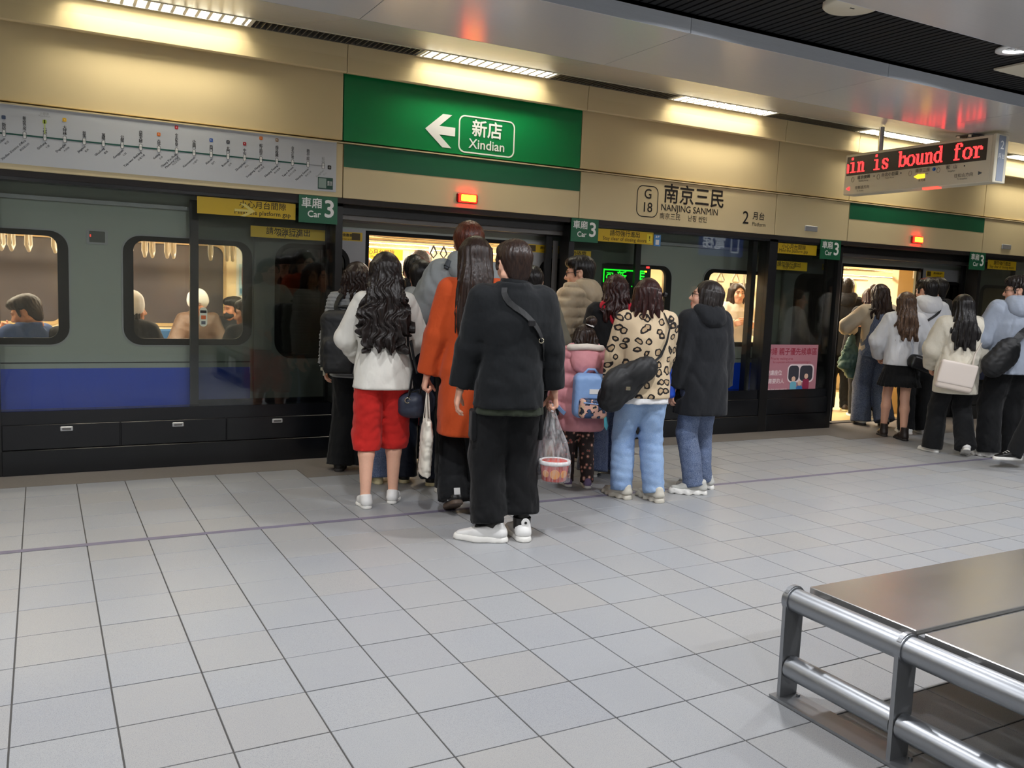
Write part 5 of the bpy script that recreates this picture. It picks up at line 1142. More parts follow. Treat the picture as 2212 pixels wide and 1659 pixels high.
# -- navy coat and grey hood
p = PPL['navy'] = Person('person in navy padded coat with grey hood and black bobbed hair', (2.50, 6.06), 22, 1.66, sw=.185, hw=.17, arms=[(-.25, .12, .84), (.26, .08, .84)], feet=[(-.1, .04, 0, -4), (.12, -.05, 0, 14)], head=(4, -3))
p.top(K['navy'], hem=.62, fl=1.15, th=.04, arm=(.082, .076, .06), fold=.008, fs=15, name='coat', puff=0)
q = p.vol(); nb = np.array([0, p.cy(p.nz), p.nz]); q.ell(nb+np.array([0, -.085, -.04]), (.13, .07, .11), R=rotm(-.3), k=0).cone(nb+np.array([-.09, -.02, .0]), nb+np.array([.09, -.02, .0]), .055, .055, k=.05).disp(folds(4, .007, 24)); p.part('hood', q, K['greyhood'])
p.trousers(K['navy'], r=(.098, .09, .098), bunch=1.); p.shoes('sneaker', SH['black'], SH['cream'], .98); p.hair('short', HAIRM['black'], amp=.002)
# -- x
p = PPL['jeans'] = Person('person in flared blue jeans and dark jacket, mostly hidden behind the white sweatshirt', (2.30, 6.16), 10, 1.58, sw=.17, hw=.155, feet=[(-.09, -.02, 0, -8), (.12, .05, 0, 6)], coarse=1.2)
p.top(K['charcoal'], hem=.75, th=.02); p.trousers(K['jeans_mid'], r=(.09, .085, .12), bunch=.6); p.shoes('sneaker', SH['cream'], SH['cream'], .9); p.hair('bob', HAIRM['black'], L=.16)
# -- grey ribbed coat with black backpack
p = PPL['ribbed'] = Person('person in grey ribbed coat with tousled brown hair at the left door jamb', (2.19, 6.62), 30, 1.64, sw=.19, hw=.17, arms=[(-.27, .08, .82), (.27, .06, .82)], head=(10, 0), feet=[(-.12, 0, 0, -4), (.1, .06, 0, 4)])
p.top(K['ribbed'], hem=.78, fl=1.1, th=.03, arm=(.08, .076, .06), name='coat', collar=.04, puff=.028, fold=.005); p.trousers(K['black'], r=(.1, .098, .11)); p.shoes('boot', SH['black'], SH['dsole'], .95); p.hair('bob', HAIRM['brown'], L=.15, w=.1, wave=.8, amp=.007)
# -- black hood, dark red skirt
p = PPL['wine'] = Person('person with short black hair in black hood and dark red skirt at the door', (2.74, 6.80), 15, 1.72, sw=.19, hw=.17, feet=[(-.1, .05, 0, -4), (.12, -.06, 0, 30)], arms=[(-.25, .16, .9), (.25, .16, .9)])
p.top(K['black'], hem=.78, th=.03, hood=.95, arm=(.08, .074, .06)); p.skirt(K['wine'], top=.95, hem=.34, fl=1.45); p.trousers(K['black'], r=(.08, .07, .075)); p.shoes('sneaker', SH['black'], SH['sole'], .98); p.hair('short', HAIRM['black']); p.mask(mat('mask_pink', 'D05868', .8))
# -- right of the man in black: olive collar
p = PPL['olive'] = Person('person with black hair and upright olive grey collar behind the man in black', (3.48, 6.12), 20, 1.66, sw=.19, hw=.17, arms=[(-.24, .2, .95), (.24, .2, .95)], head=(10, -8))
p.top(K['oliveg'], hem=.7, th=.035, arm=(.08, .075, .06), collar=.085, name='jacket', neck=.085); p.trousers(K['black']); p.shoes('sneaker', SH['black'], SH['dsole']); p.hair('short', HAIRM['black'])
# -- man in beige puffer
p = PPL['beige'] = Person('man with glasses in beige hooded puffer jacket, face turned to the door', (4.08, 6.34), -32, 1.775, sw=.195, hw=.17, arms=[(-.25, .26, 1.02), (.25, .2, .95)], head=(-22, -6), feet=[(-.1, .04, 0, -4), (.1, -.05, 0, 6)])
p.top(K['beigepuff'], hem=.74, fl=1.12, th=.05, arm=(.092, .086, .066), hood=1.1, puff=.085, fold=.006, name='puffer'); p.trousers(K['charcoal']); p.shoes('sneaker', SH['black'], SH['sole']); p.hair('short', HAIRM['black']); p.glasses(specs)
q = p.vol(); q.loft([(p.nz-.03, .075, .075, 0, p.cy(p.nz)+.01), (p.nz+.035, .068, .07, 0, p.cy(p.nz)+.02)], k=0); p.part('blue_scarf', q, mat('scarf_blue', '3C6EC4', .8))
# -- red scarf, red brown hair
p = PPL['scarf'] = Person('woman with long red brown hair, black coat, red scarf and wide dark jeans', (4.10, 5.84), 24, 1.625, sw=.19, hw=.175, arms=[(-.25, .1, .84), (.26, .12, .84)], feet=[(-.14, -.06, 0, -6), (.12, .12, 0, 6)], head=(2, -2))
p.top(K['black'], hem=.60, fl=1.18, th=.035, arm=(.082, .078, .062), name='coat'); p.trousers(K['jeans_dark'], r=(.11, .115, .135), bunch=.5); p.shoes('slip', SH['offw'], SH['sole'], .95); p.hair('long', HAIRM['redbrown'], L=.24, w=.12, wave=.7, amp=.006)
q = p.vol(); nb = np.array([0, p.cy(p.nz), p.nz]); q.cone(nb+np.array([-.085, -.05, -.01]), nb+np.array([.085, -.05, -.02]), .052, .052, k=0).cone(nb+np.array([.08, -.06, -.02]), nb+np.array([.06, -.115, -.17]), .05, .03, k=.03).cone(nb+np.array([-.08, -.06, -.02]), nb+np.array([-.02, -.115, -.13]), .045, .03, k=.03).disp(folds(9, .006, 30)); p.part('scarf', q, K['redscarf'])
# -- child in pink
p = PPL['child'] = Person('little girl in pink padded coat with white hood trim and flowered leggings', (3.62, 5.54), 20, 1.235, sw=.195, hw=.19, girth=1.02, feet=[(-.1, .05, 0, -4), (.1, -.02, 0, 4)], arms=[(-.28, .04, .82), (.27, .06, .82)], head=(-12, -8))
p.hc[2] -= .0; p.top(K['pink'], hem=.60, fl=1.14, th=.045, arm=(.092, .086, .07), puff=.11, fold=.005, name='coat', cuff=-.0)
q = p.vol(); nb = np.array([0, p.cy(p.nz), p.nz]); q.ell(nb+np.array([0, -.095, -.075]), (.165*p.k, .075*p.k, .15*p.k), R=rotm(-.2), k=0).cone(nb+np.array([-.09, -.03, .0]), nb+np.array([.09, -.03, .0]), .05, .05, k=.05).disp(folds(14, .007, 24)); p.part('hood', q, K['pink'])
tr = MB(); tr.tube([nb+np.array([.125*math.sin(t), -.065-.055*math.cos(t), .03-.012*abs(math.sin(t))]) for t in np.linspace(-1.5, 1.5, 15)], .024, 10); obj('hood_trim', tr, K['cream'], p.root)
p.trousers(K['flowers'], r=(.085, .075, .068), bunch=.5, name='leggings'); p.shoes('sneaker', SH['purple'], SH['sole'], 1.0); p.hair('bob', HAIRM['brown'], L=.135, w=.118, wave=.4, amp=.005)
q = Vol((-.2, -.2, .8), (.2, .2, 1.4), .008); q.ell(p.hc+p.R@np.array([.03, -.08, .12]), (.045, .045, .04), k=0).disp(folds(77, .006, 40)); p.part('hair_bun', q, HAIRM['brown']); obj('hair_tie', MB().tube([p.hc+p.R@np.array([.02, -.07, .085]), p.hc+p.R@np.array([.024, -.074, .097])], .034, 12), SH['white'], p.root)
# -- leopard jumper
p = PPL['leopard'] = Person('woman in leopard print jumper and light blue jeans, short brown hair with a clip', (3.83, 5.05), 22, 1.59, sw=.195, hw=.178, feet=[(-.12, .04, 0, -30), (.12, -.05, 0, -20)], arms=[(-.24, .16, .86, (-.9, -.8, .1)), (.19, .22, .9, (.9, -.7, 0))], head=(16, -2), hand=('soft', 'soft'))
p.top(K['leopard'], hem=.80, fl=1.08, th=.028, arm=(.082, .076, .058), fold=.007, fs=15, name='jumper', cuff=.0, cufftrim=K['wht'])
q = p.vol(z=(.6, 1.0)); q.loft([(.765*p.k, .196*p.k, .148*p.k, 0, 0), (.85*p.k, .19*p.k, .145*p.k, 0, 0), (.9*p.k, .17*p.k, .13*p.k, 0, 0)], k=0).disp(folds(5, .005, 20)); p.part('shirt_hem', q, K['wht'])
p.trousers(K['jeans'], r=(.105, .09, .083), fold=.008, bunch=.7, hem=.05, name='jeans'); p.shoes('chunky', SH['offw'], SH['offw'], 1.08); p.hair('bob', HAIRM['redbrown'], L=.135, w=.1, wave=.35)
R_ = p.R; obj('hair_clip', MB().tube([p.hc+R_@np.array([.06, -.1, .03]), p.hc+R_@np.array([.09, -.07, .02])], .014, 8), mat('clip', '6A5A56', .3), p.root)
obj('hair_tie', MB().tube([p.hc+R_@np.array([.112, -.03, .02]), p.hc+R_@np.array([.132, -.02, .015])], [.02, .016], 10), mat('tie', '14100F', .6), p.root)
# -- woman with glasses looking up
p = PPL['bob'] = Person('woman with glasses and black bob looking up left, black hooded coat and blue jeans', (4.40, 5.08), 4, 1.60, sw=.19, hw=.175, feet=[(-.05, -.06, 0, -62), (.14, .10, 0, -50)], arms=[(-.265, .03, .80), (.265, .05, .80)], head=(-58, 10), hand=('relaxed', 'relaxed'))
p.top(K['charcoal'], hem=.64, fl=1.2, th=.035, arm=(.084, .08, .065), hood=.92, fold=.008, fs=15, name='coat'); p.trousers(K['jeans_mid'], r=(.095, .085, .08), bunch=.7, hem=.05, name='jeans'); p.shoes('chunky', SH['greyw'], SH['sole'], 1.08); p.hair('bob', HAIRM['soft'], L=.19, w=.104, wave=0.); p.glasses(specs)
# -- group at the second door
p = PPL['p14'] = Person('man in dark jacket and patterned scarf already inside the second door', (9.62, 8.3), 40, 1.80, sw=.2, hw=.165, coarse=1.2)
p.top(K['charcoal'], hem=.72, th=.03, hood=.9, arm=(.084, .078, .06)); p.trousers(K['black']); p.shoes('sneaker', SH['brown'], SH['cream']); p.hair('short', HAIRM['black'])
q = p.vol(h=.013); q.loft([(p.nz-.03, .085, .085, 0, 0), (p.nz+.05, .072, .075, 0, .01)], k=0).disp(folds(3, .006, 30)); p.part('scarf', q, mat('scarf_pattern', '9A8A6C', .8, var=.4, vscale=40))
p = PPL['p15'] = Person('woman with brown hair in navy dungarees over beige knit sleeves', (8.94, 7.2), 30, 1.70, sw=.19, hw=.18, arms=[(-.2, .3, 1.16, (-1, -.5, -.4)), (.24, .18, .95)], feet=[(-.1, .02, 0, -10), (.14, -.1, .03, 6)], head=(2, -14), hand=('grip', 'soft'), coarse=1.1)
p.top(K['beigeknit'], hem=.86, th=.03, arm=(.088, .085, .07), fold=.009, fs=14, name='jumper'); p.trousers(K['dungaree'], r=(.108, .108, .12), waist=1.02)
q = p.vol(); q.loft([(.84*p.k, .19*p.k, .155*p.k, 0, -.004), (1.08*p.k, .175*p.k, .148*p.k, 0, -.004), (1.30*p.k, .13*p.k, .155*p.k, 0, -.006), (1.38*p.k, .12*p.k, .14*p.k, 0, -.006)], k=0).disp(folds(6, .005, 16)); p.part('dungaree_bib', q, K['dungaree'])
p.shoes('sneaker', SH['greyw'], SH['dsole'], .95); p.hair('long', HAIRM['brown'], L=.25, w=.12, wave=.5, amp=.005)
p = PPL['p16'] = Person('woman in white cardigan and short black skirt with bare legs and black ankle boots', (8.40, 6.42), 38, 1.61, sw=.18, hw=.165, arms=[(-.2, .22, .95, (-1, -.7, 0)), (.2, .24, .98, (1, -.7, 0))], feet=[(-.1, .12, 0, -4), (.06, -.14, 0, -14)], bare_legs=True, hand=('soft', 'soft'), coarse=1.05, head=(-4, 0))
p.top(K['whitehood'], hem=.86, th=.035, arm=(.085, .082, .062), fold=.008, fs=14, name='cardigan', fl=1.05); p.skirt(K['black'], top=.98, hem=.62, fl=1.5); p.shoes('boot', SH['brown'], SH['dsole'], .92); p.hair('long', HAIRM['ombre'], L=.38, w=.11, wave=.25)
p = PPL['p17'] = Person('man in white hoodie with thin black strap across his back', (8.93, 6.56), 25, 1.775, sw=.195, hw=.17, arms=[(-.22, .22, 1.0), (.24, .2, .98)], head=(-24, -6), coarse=1.1)
p.top(K['whitehood'], hem=.78, th=.035, arm=(.085, .08, .06), hood=1.0, name='hoodie'); p.trousers(K['black'], r=(.1, .09, .09)); p.shoes('sneaker', SH['white'], SH['sole']); p.hair('short', HAIRM['black'])
p = PPL['p18'] = Person('man in black jacket with face turned left, between white hoodie and door post', (9.42, 6.80), 10, 1.80, sw=.2, hw=.17, head=(-45, 0), coarse=1.2)
p.top(K['black'], hem=.74, th=.04, arm=(.086, .08, .062), collar=.05); p.trousers(K['black']); p.shoes('sneaker', SH['black'], SH['dsole']); p.hair('short', HAIRM['black'])
p = PPL['p16b'] = Person('person with dark brown hair in a bun inside the second door', (9.45, 7.75), 30, 1.66, sw=.18, coarse=1.3, head=(10, -6))
p.top(K['black'], hem=.74, th=.03, arm=(.08, .075, .06)); p.trousers(K['black']); p.shoes('sneaker', SH['greyw'], SH['sole']); p.hair('bun', HAIRM['redbrown'], L=.14)
p = PPL['p19'] = Person('woman with straight black hair in cream fluffy coat and wide black trousers', (8.08, 5.52), 38, 1.595, sw=.185, hw=.175, arms=[(-.2, .22, .93, (-1, -.8, 0)), (.22, .18, .9)], feet=[(-.15, .1, 0, -34), (.13, -.1, .05, 10)], hand=('soft', 'soft'), head=(-2, -4))
p.top(K['fluffy'], hem=.66, fl=1.16, th=.045, arm=(.092, .088, .07), fold=.006, fs=16, name='fluffy_coat'); p.trousers(K['black'], r=(.1, .094, .105)); p.shoes('slip', SH['white'], SH['sole'], .95); p.hair('long', HAIRM['black'], L=.40, w=.125, wave=.1)
p = PPL['p20'] = Person('man with curly dark hair in blue grey hoodie at the right edge of the photo', (8.49, 5.22), 28, 1.79, sw=.205, hw=.18, arms=[(-.22, .26, 1.02), (.26, .1, .85)], feet=[(-.13, .02, 0, -44), (.13, .06, 0, -30)], head=(-62, -2), girth=1.06)
p.top(K['bluegrey'], hem=.80, fl=1.04, th=.045, arm=(.092, .086, .066), hood=1.1, fold=.009, fs=14, name='hoodie'); p.trousers(K['black'], r=(.112, .1, .1)); p.shoes('chunky', SH['greyw'], SH['sole'], 1.0); p.hair('short', HAIRM['soft'], amp=.008); p.glasses(specs)
p = PPL['p21'] = Person('person beyond the right edge of the photo, only a black white-soled shoe in view', (8.33, 4.60), -64, 1.7, feet=[(-.1, -.25, 0, 0), (.08, .42, 0, -4)], coarse=1.4)
p.top(K['charcoal'], hem=.78, th=.03); p.trousers(K['black']); p.shoes('sneaker', SH['black'], SH['sole']); p.hair('short', HAIRM['black'])
# -- inside the first door
def rider(key, lab, pos, face, H, topm, hairk, hairm, head=(0, 0), coarse=1.25, **k):
    p = PPL[key] = Person(lab, pos, face, H, coarse=coarse, head=head, **k); p.top(topm, hem=.76, th=.03, arm=(.08, .074, .058)); p.trousers(K['black']); p.shoes('sneaker', SH['black'], SH['dsole'])
    if hairk: p.hair(hairk, hairm)
    return p
rider('r1', 'older man with grey hair entering the first door', (3.07, 7.5), 20, 1.79, K['oliveg'], 'short', HAIRM['grey'])
rider('r2', 'fair haired person inside the first door, left edge of the opening', (2.72, 8.05), 60, 1.73, K['pink'], 'bob', HAIRM['grey'], skin='light')
p = rider('r3', 'person in grey hood inside the first door beside the tall man', (3.50, 7.75), -30, 1.70, K['greyhood'], 'short', HAIRM['black']); q = p.vol(h=.014); q.ell(p.hc+np.array([0, -.03, .01]), (.115, .125, .135), k=0).ell(p.hc+np.array([0, .09, -.03]), (.075, .1, .1), k=.02, op='x').ell(p.hc+np.array([0, -.0, -.02]), (.09, .11, .11), k=.01, op='x'); p.part('hood', q, K['greyhood'])
# -- seated in the train
def sitter(key, lab, pos, face, z, topm, hairk, hairm, head=(0, 0), arms=None, skin='mid'):
    p = PPL[key] = Person(lab, pos, face, 1.66, seat=z-.78, head=head, coarse=1.25, skin=skin, arms=arms or [(-.16, .3, 1.05), (.16, .3, 1.05)], feet=[(-.1, .42, 0, 0), (.1, .42, 0, 0)], hand=('grip', 'grip'))
    p.top(topm, hem=.86, th=.03, arm=(.08, .074, .058)); p.trousers(K['black'], waist=.95); p.shoes('sneaker', SH['black'], SH['dsole'])
    if hairk: p.hair(hairk, hairm)
    return p
def beanie(p, m):
    q = p.vol(h=.012); q.ell(p.hc+np.array([0, -.02, .05])*p.k, (.105*p.k, .12*p.k, .1*p.k), k=0).cut((0, .25, -1), p.hc+np.array([0, 0, .03])).cone(p.hc+np.array([0, -.02, .045]), p.hc+np.array([0, -.02, .06]), .115, .112, k=.01, sc=(1, .9, 1)) ; q.disp(lambda P: .002*np.sin(np.arctan2(P[:, 0], P[:, 1])*40)); p.part('knit_cap', q, m)
p = sitter('s1', 'seated man looking at phone in the leftmost train window', (-.10, 7.93), -42, 1.295, K['bluecloth'], 'short', HAIRM['soft'], head=(-34, -22), arms=[(-.09, .30, 1.36, (-.5, .1, -1)), (.1, .30, 1.36, (.5, .1, -1))])
sitter('s2', 'seated person with long dark hair seen from behind in leftmost window', (.27, 7.98), -4, 1.27, K['black'], 'bob', HAIRM['black'])
p = sitter('s3', 'seated person in white cap and black coat, second window left edge', (.66, 7.96), 24, 1.33, K['black'], 'bob', HAIRM['black'], head=(58, 2)); beanie(p, K['wht'])
p = sitter('s4', 'seated person in white beanie and brown leather jacket, second window', (1.50, 9.96), 178, 1.33, K['brownleather'], None, None, head=(20, -6), arms=[(-.22, .3, 1.0), (.26, .3, 1.0)]); beanie(p, K['wht'])
p = sitter('s5', 'seated person with black hair and dark mask, second window', (1.88, 9.96), 214, 1.285, K['charcoal'], 'short', HAIRM['black'], head=(36, -4)); p.mask(mat('mask_dark', '2A2A2C', .8))
sitter('s6', 'seated man in dark coat in profile, right end of second window', (1.63, 7.95), -26, 1.31, K['charcoal'], 'short', HAIRM['soft'], head=(-40, -4))
p = rider('s7', 'standing passenger in cream fleece holding a phone, seen through a right train window', (7.72, 8.35), 200, 1.66, K['cream'], 'bob', HAIRM['brown'], arms=[(-.12, .28, 1.18), (.12, .28, 1.2)], hand=('grip', 'grip'))
# ------------------------------------------------------------------ bags and things carried
class Thing:
    def __init__(s, p, name, label, cat, base, group=None):
        s.p = p; s.b = np.array(base, float); s.root = empty(name, label, cat, group, p.W(base), p.root.rotation_euler.z)
    def mb(s, name, mb, m, parent=None):
        mb.v = [tuple(np.array(x)-s.b) for x in mb.v]; return obj(name, mb, m, parent or s.root)
    def vol(s, name, q, m, parent=None):
        V, F = q.mesh(); return put(name, np_mesh(name, V-s.b.astype(np.float32), F), m, parent or s.root)
def ribbon(pts, c, w_, th=.004):
    """flat band along pts, lying on a body round axis point c(z)"""
    m = MB(); P = [np.array(q, float) for q in pts]; n = len(P); v = []
    for i in range(n):
        t = P[min(i+1, n-1)]-P[max(i-1, 0)]; t /= np.linalg.norm(t)+1e-9; o = P[i]-np.array([c[0], c[1], P[i][2]]); o[2] = .25*np.linalg.norm(o); o -= t*(o@t); o /= np.linalg.norm(o)+1e-9; s_ = np.cross(t, o)
        v += [P[i]+s_*w_/2, P[i]-s_*w_/2, P[i]-s_*w_/2+o*th, P[i]+s_*w_/2+o*th]
    f = [tuple(4*i+a for a in q) for i in range(n-1) for q in ((0, 1, 5, 4), (1, 2, 6, 5), (2, 3, 7, 6), (3, 0, 4, 7))]
    return m.add(v, f)
def sash(p, z0, d0, z1, d1, off=.016, n=14): return [p.on(z0+(z1-z0)*t, d0+(d1-d0)*t, off) for t in np.linspace(0, 1, n)]
BG = dict(black=mat('black_nylon', '131416', .6, bump=.2, bscale=400), navy=mat('navy_canvas', '262C3C', .5, var=.25, vscale=60), canvas=mat('white_canvas', 'E2DCCE', .8, var=.04, bump=.3, bscale=300), cream=mat('cream_leather', 'DDD0C4', .5, var=.03), skyblue=mat('sky_blue_nylon', '86A8D8', .5, var=.06), green=mat('dark_green_bag', '3E5A50', .5, var=.2, vscale=9), blue=mat('blue_plastic', '1C4CC0', .4), leather=mat('black_bag_leather', '17171A', .35), metal=mat('bag_metal', 'C0B8A0', .25, 1.))
# black backpack
p = PPL['ribbed']; k = p.k; zc = 1.16*k; yb = p.on(zc, 0)[1]
b = Thing(p, 'backpack', 'large black backpack on the grey ribbed coat at the left door jamb', 'backpack', (0, yb-.1, .9*k))
q = Vol((-.3, yb-.35, .8), (.3, yb+.12, 1.6), .011); q.box((-.05, yb-.10, 1.07*k), (.165, .11, .25), .07, k=0).box((-.05, yb-.2, .98*k), (.125, .055, .13), .045, k=.02).cone((-.1, yb-.06, 1.36*k), (.0, yb-.06, 1.36*k), .012, .012, k=.01).disp(folds(31, .008, 22)); b.vol('bag_body', q, BG['black'])
for sx in (-1, 1): b.mb('shoulder_strap', ribbon(sash(p, 1.24*k, 24*sx, 1.455*k, 50*sx, .02, 8), (0, p.cy(1.3)), .06, .012), BG['black'])
b.mb('buckle', MB().box(-.2, -.14, yb-.2, yb-.18, .86*k, .885*k).box(-.18, -.165, yb-.205, yb-.185, .82*k, .87*k), BG['metal'])
# navy barrel handbag on a long strap
p = PPL['white']; k = p.k; c = np.array([.235, .01, .70])*k
b = Thing(p, 'handbag', 'navy barrel handbag hanging at the hip of the white sweatshirt', 'handbag', c-np.array([0, 0, .09]))
q = Vol(c-.25, c+.25, .008); R_ = rotm(0, 0, math.radians(-30)); q.box(c, (.09, .16, .085), .06, R=R_, k=0).disp(folds(12, .005, 20)); b.vol('bag_body', q, BG['navy'])
for sx in (-1, 1): b.mb('carry_handle', MB().tube([c+R_@np.array([.05*sx, -.09, .07]), c+R_@np.array([.06*sx, -.06, .14]), c+R_@np.array([.06*sx, .06, .14]), c+R_@np.array([.05*sx, .09, .07])], .008, 8), BG['leather'])
b.mb('zip', MB().tube([c+R_@np.array([0, -.15, .085]), c+R_@np.array([0, .15, .085])], .004, 6), BG['metal']); b.mb('ring', MB().tube([c+R_@np.array([0, -.165+.0, .04])+np.array([.018*math.cos(a), 0, .018*math.sin(a)]) for a in np.linspace(0, 6.3, 12)], .004, 6), BG['metal'])
st = [c+R_@np.array([0, -.15, .06])]+[p.on(z*k, d, .02) for z, d in ((.95, 62), (1.1, 48), (1.25, 42), (1.36, 42), (1.42, 46), (1.45, 58))]; b.mb('shoulder_strap', ribbon(st, (0, 0), .024, .006), BG['black'])
b.mb('strap_end', ribbon([p.on(1.14*k, 54, .024), p.on(1.0*k, 64, .03), p.on(.92*k, 70, .035)], (0, 0), .028, .01), BG['black'])
# white tote
p = PPL['rust']; k = p.k; h_ = p.palm[0]
b = Thing(p, 'tote_bag', 'narrow white canvas tote hanging from the hand beside the rust coat', 'bag', h_-np.array([0, 0, .52]))
q = Vol(h_-np.array([.15, .2, .6]), h_+np.array([.15, .2, .05]), .009); q.loft([(h_[2]-.56, .035, .13, h_[0]-.01, h_[1]), (h_[2]-.3, .038, .125, h_[0], h_[1]), (h_[2]-.2, .022, .1, h_[0], h_[1])], k=0).disp(folds(41, .006, 24)); b.vol('bag_body', q, BG['canvas'])
for sx in (-1, 1): b.mb('carry_handle', ribbon([h_+np.array([.012*sx, -.07, -.21]), h_+np.array([.008*sx, -.03, -.1]), h_+np.array([.004*sx, 0, .0]), h_+np.array([.008*sx, .03, -.1]), h_+np.array([.012*sx, .07, -.21])], (h_[0]-.3*sx, h_[1]), .022, .004), BG['canvas'])
# clear plastic bag with a red tub
p = PPL['black']; k = p.k; h_ = p.palm[1]; c = h_+np.array([.03, -.02, -.345])
def m_film():
    t = NT('clear_plastic'); t.t.nodes.remove(t.p); v = t.coord((70, 70, 9)); tr = t.n('ShaderNodeBsdfTransparent'); tr.inputs[0].default_value = (.96, .96, .97, 1); gl = t.n('ShaderNodeBsdfGlossy'); gl.inputs['Roughness'].default_value = .12; df = t.n('ShaderNodeBsdfDiffuse'); df.inputs[0].default_value = (.8, .8, .82, 1)
    m1 = t.n('ShaderNodeMixShader'); m1.inputs[0].default_value = .5; t.l(gl.outputs[0], m1.inputs[1]); t.l(df.outputs[0], m1.inputs[2]); m2 = t.n('ShaderNodeMixShader'); nz = t.noise(1., 3., v); rp = t.n('ShaderNodeMapRange'); rp.inputs[1].default_value = .4; rp.inputs[2].default_value = .75; rp.inputs[3].default_value = .08; rp.inputs[4].default_value = .5; t.l(nz, rp.inputs[0]); t.l(rp.outputs[0], m2.inputs[0]); t.l(tr.outputs[0], m2.inputs[1]); t.l(m1.outputs[0], m2.inputs[2])
    t.l(m2.outputs[0], t.out.inputs[0]); bp = t.n('ShaderNodeBump'); bp.inputs['Strength'].default_value = .8; bp.inputs['Distance'].default_value = .01; t.l(nz, bp.inputs['Height']); t.l(bp.outputs[0], gl.inputs['Normal']); return t.m
b = Thing(p, 'plastic_bag', 'clear plastic carrier bag hanging from the hand of the man in black', 'plastic bag', c-np.array([0, 0, .105]))
mb = MB(); n = 40; rows_ = [(-.005, .02), (-.04, .03), (-.12, .052), (-.2, .085), (-.28, .1), (-.36, .105), (-.44, .1), (-.452, .03)]; v = []
for z, r in rows_:
    for j in range(n): a = 2*math.pi*j/n; rr = r*(1+.10*math.sin(a*9)*min(1, max(0, (z+.34)*5)) if z > -.34 else 1+.03*math.sin(a*7)); t_ = min(1, -z/.35); v.append((h_[0]+(c[0]-h_[0])*t_+rr*math.cos(a), h_[1]+(c[1]-h_[1])*t_+rr*math.sin(a), h_[2]+z))
mb.add(v, [(i*n+j, i*n+(j+1) % n, (i+1)*n+(j+1) % n, (i+1)*n+j) for i in range(len(rows_)-1) for j in range(n)], True); b.mb('bag_film', mb, m_film())
b.mb('bag_loop', MB().tube([h_+np.array([0, -.03, -.02]), h_+np.array([0, -.02, .02]), h_+np.array([0, .02, .025]), h_+np.array([0, .03, -.02])], .008, 8), mat('white_film', 'D8D8DC', .3))
u = Thing(p, 'food_tub', 'red and white round food tub inside the clear plastic bag', 'food tub', c-np.array([0, 0, .095]))
u.mb('tub', MB().revolve([(0, -.095), (.07, -.095), (.074, -.09), (.088, .0), (.088, .01)], c, 36), mat('tub_red', 'C8473A', .35, var=.12, vscale=18)); u.mb('lid', MB().revolve([(.082, .008), (.096, .006), (.098, .014), (.096, .028), (.088, .03), (.084, .024), (.0, .024)], c, 36), SH['white']); u.mb('lid_label', MB().revolve([(.0, .0255), (.076, .0255), (.078, .024)], c, 36), mat('lid_red', 'CC4436', .35, var=.1, vscale=20))
for a, w_ in ((-100, .03), (-60, .024), (-140, .022)):
    x, y = math.cos(math.radians(a)), math.sin(math.radians(a)); q = c+np.array([x*.0815, y*.0815, -.045]); u.mb('print_spot', MB().tube([q, q+np.array([x, y, -.16])*.004], w_, 16), mat('print_orange', 'E89A4A', .4))
# sling strap of the man in black
b = Thing(p, 'sling_bag', 'black sling strap with buckle across the back of the man in black', 'bag', p.on(1.02*k, 70, .02))
b.mb('strap', ribbon(sash(p, 1.455*k, -30, 1.06*k, 78, .012, 16), (0, 0), .034, .005), BG['black']); q_ = p.on(1.27*k, 20, .018); b.mb('buckle', MB().box(q_[0]-.03, q_[0]+.012, q_[1]-.012, q_[1], q_[2]-.02, q_[2]+.015, .006), BG['leather'])
q_ = p.on(1.17*k, 43, .016); b.mb('strap_ring', MB().tube([q_+np.array([.014*math.cos(a), -.004, .014*math.sin(a)]) for a in np.linspace(0, 6.3, 12)], .003, 6), BG['metal'])
# child's backpack
p = PPL['child']; k = p.k; yb = p.on(1.05*k, 0)[1]; zc = .98*k
b = Thing(p, 'child_backpack', 'light blue child backpack with animal print pocket on the pink coat', 'backpack', (.02, yb-.08, zc-.15))
q = Vol((-.2, yb-.28, zc-.25), (.25, yb+.1, zc+.28), .008); q.box((.02, yb-.07, zc+.02), (.125, .07, .165), .05, k=0).disp(folds(51, .004, 30)); b.vol('bag_body', q, BG['skyblue'])
def m_camo():
    t = NT('animal_print'); n1 = t.noise(16, 2.); t.base(t.ramp(n1, [(.0, lin('2C4468')), (.42, lin('2C4468')), (.46, lin('161A24')), (.5, lin('D8A898')), (.6, lin('C8A888')), (.66, lin('20242E'))], 'CONSTANT')); return t.m
q = Vol((-.2, yb-.32, zc-.25), (.25, yb+.05, zc+.2), .008); q.box((.03, yb-.145, zc-.065), (.105, .04, .075), .03, k=0); b.vol('front_pocket', q, m_camo())
b.mb('pocket_zip', MB().tube([(-.05, yb-.187, zc-.02), (.11, yb-.187, zc-.035)], .005, 6), BG['skyblue']); b.mb('top_handle', MB().tube([(-.03, yb-.06, zc+.18), (.0, yb-.07, zc+.215), (.05, yb-.07, zc+.215), (.08, yb-.06, zc+.18)], .009, 8), BG['skyblue'])
b.mb('key_charm', MB().tube([(.12, yb-.16, zc-.1), (.128, yb-.18, zc-.19), (.135, yb-.17, zc-.22)], [.008, .016, .004], 8), mat('charm', '58B8C8', .3))
b.mb('white_label', MB().box(.0, .09, yb-.145, yb-.139, zc+.04, zc+.075), SH['white'])
for sx in (-1, 1): b.mb('shoulder_strap', ribbon(sash(p, .86*k, 75*sx, .80*k, 45*sx, .02, 5), (0, 0), .03, .006), BG['skyblue'])
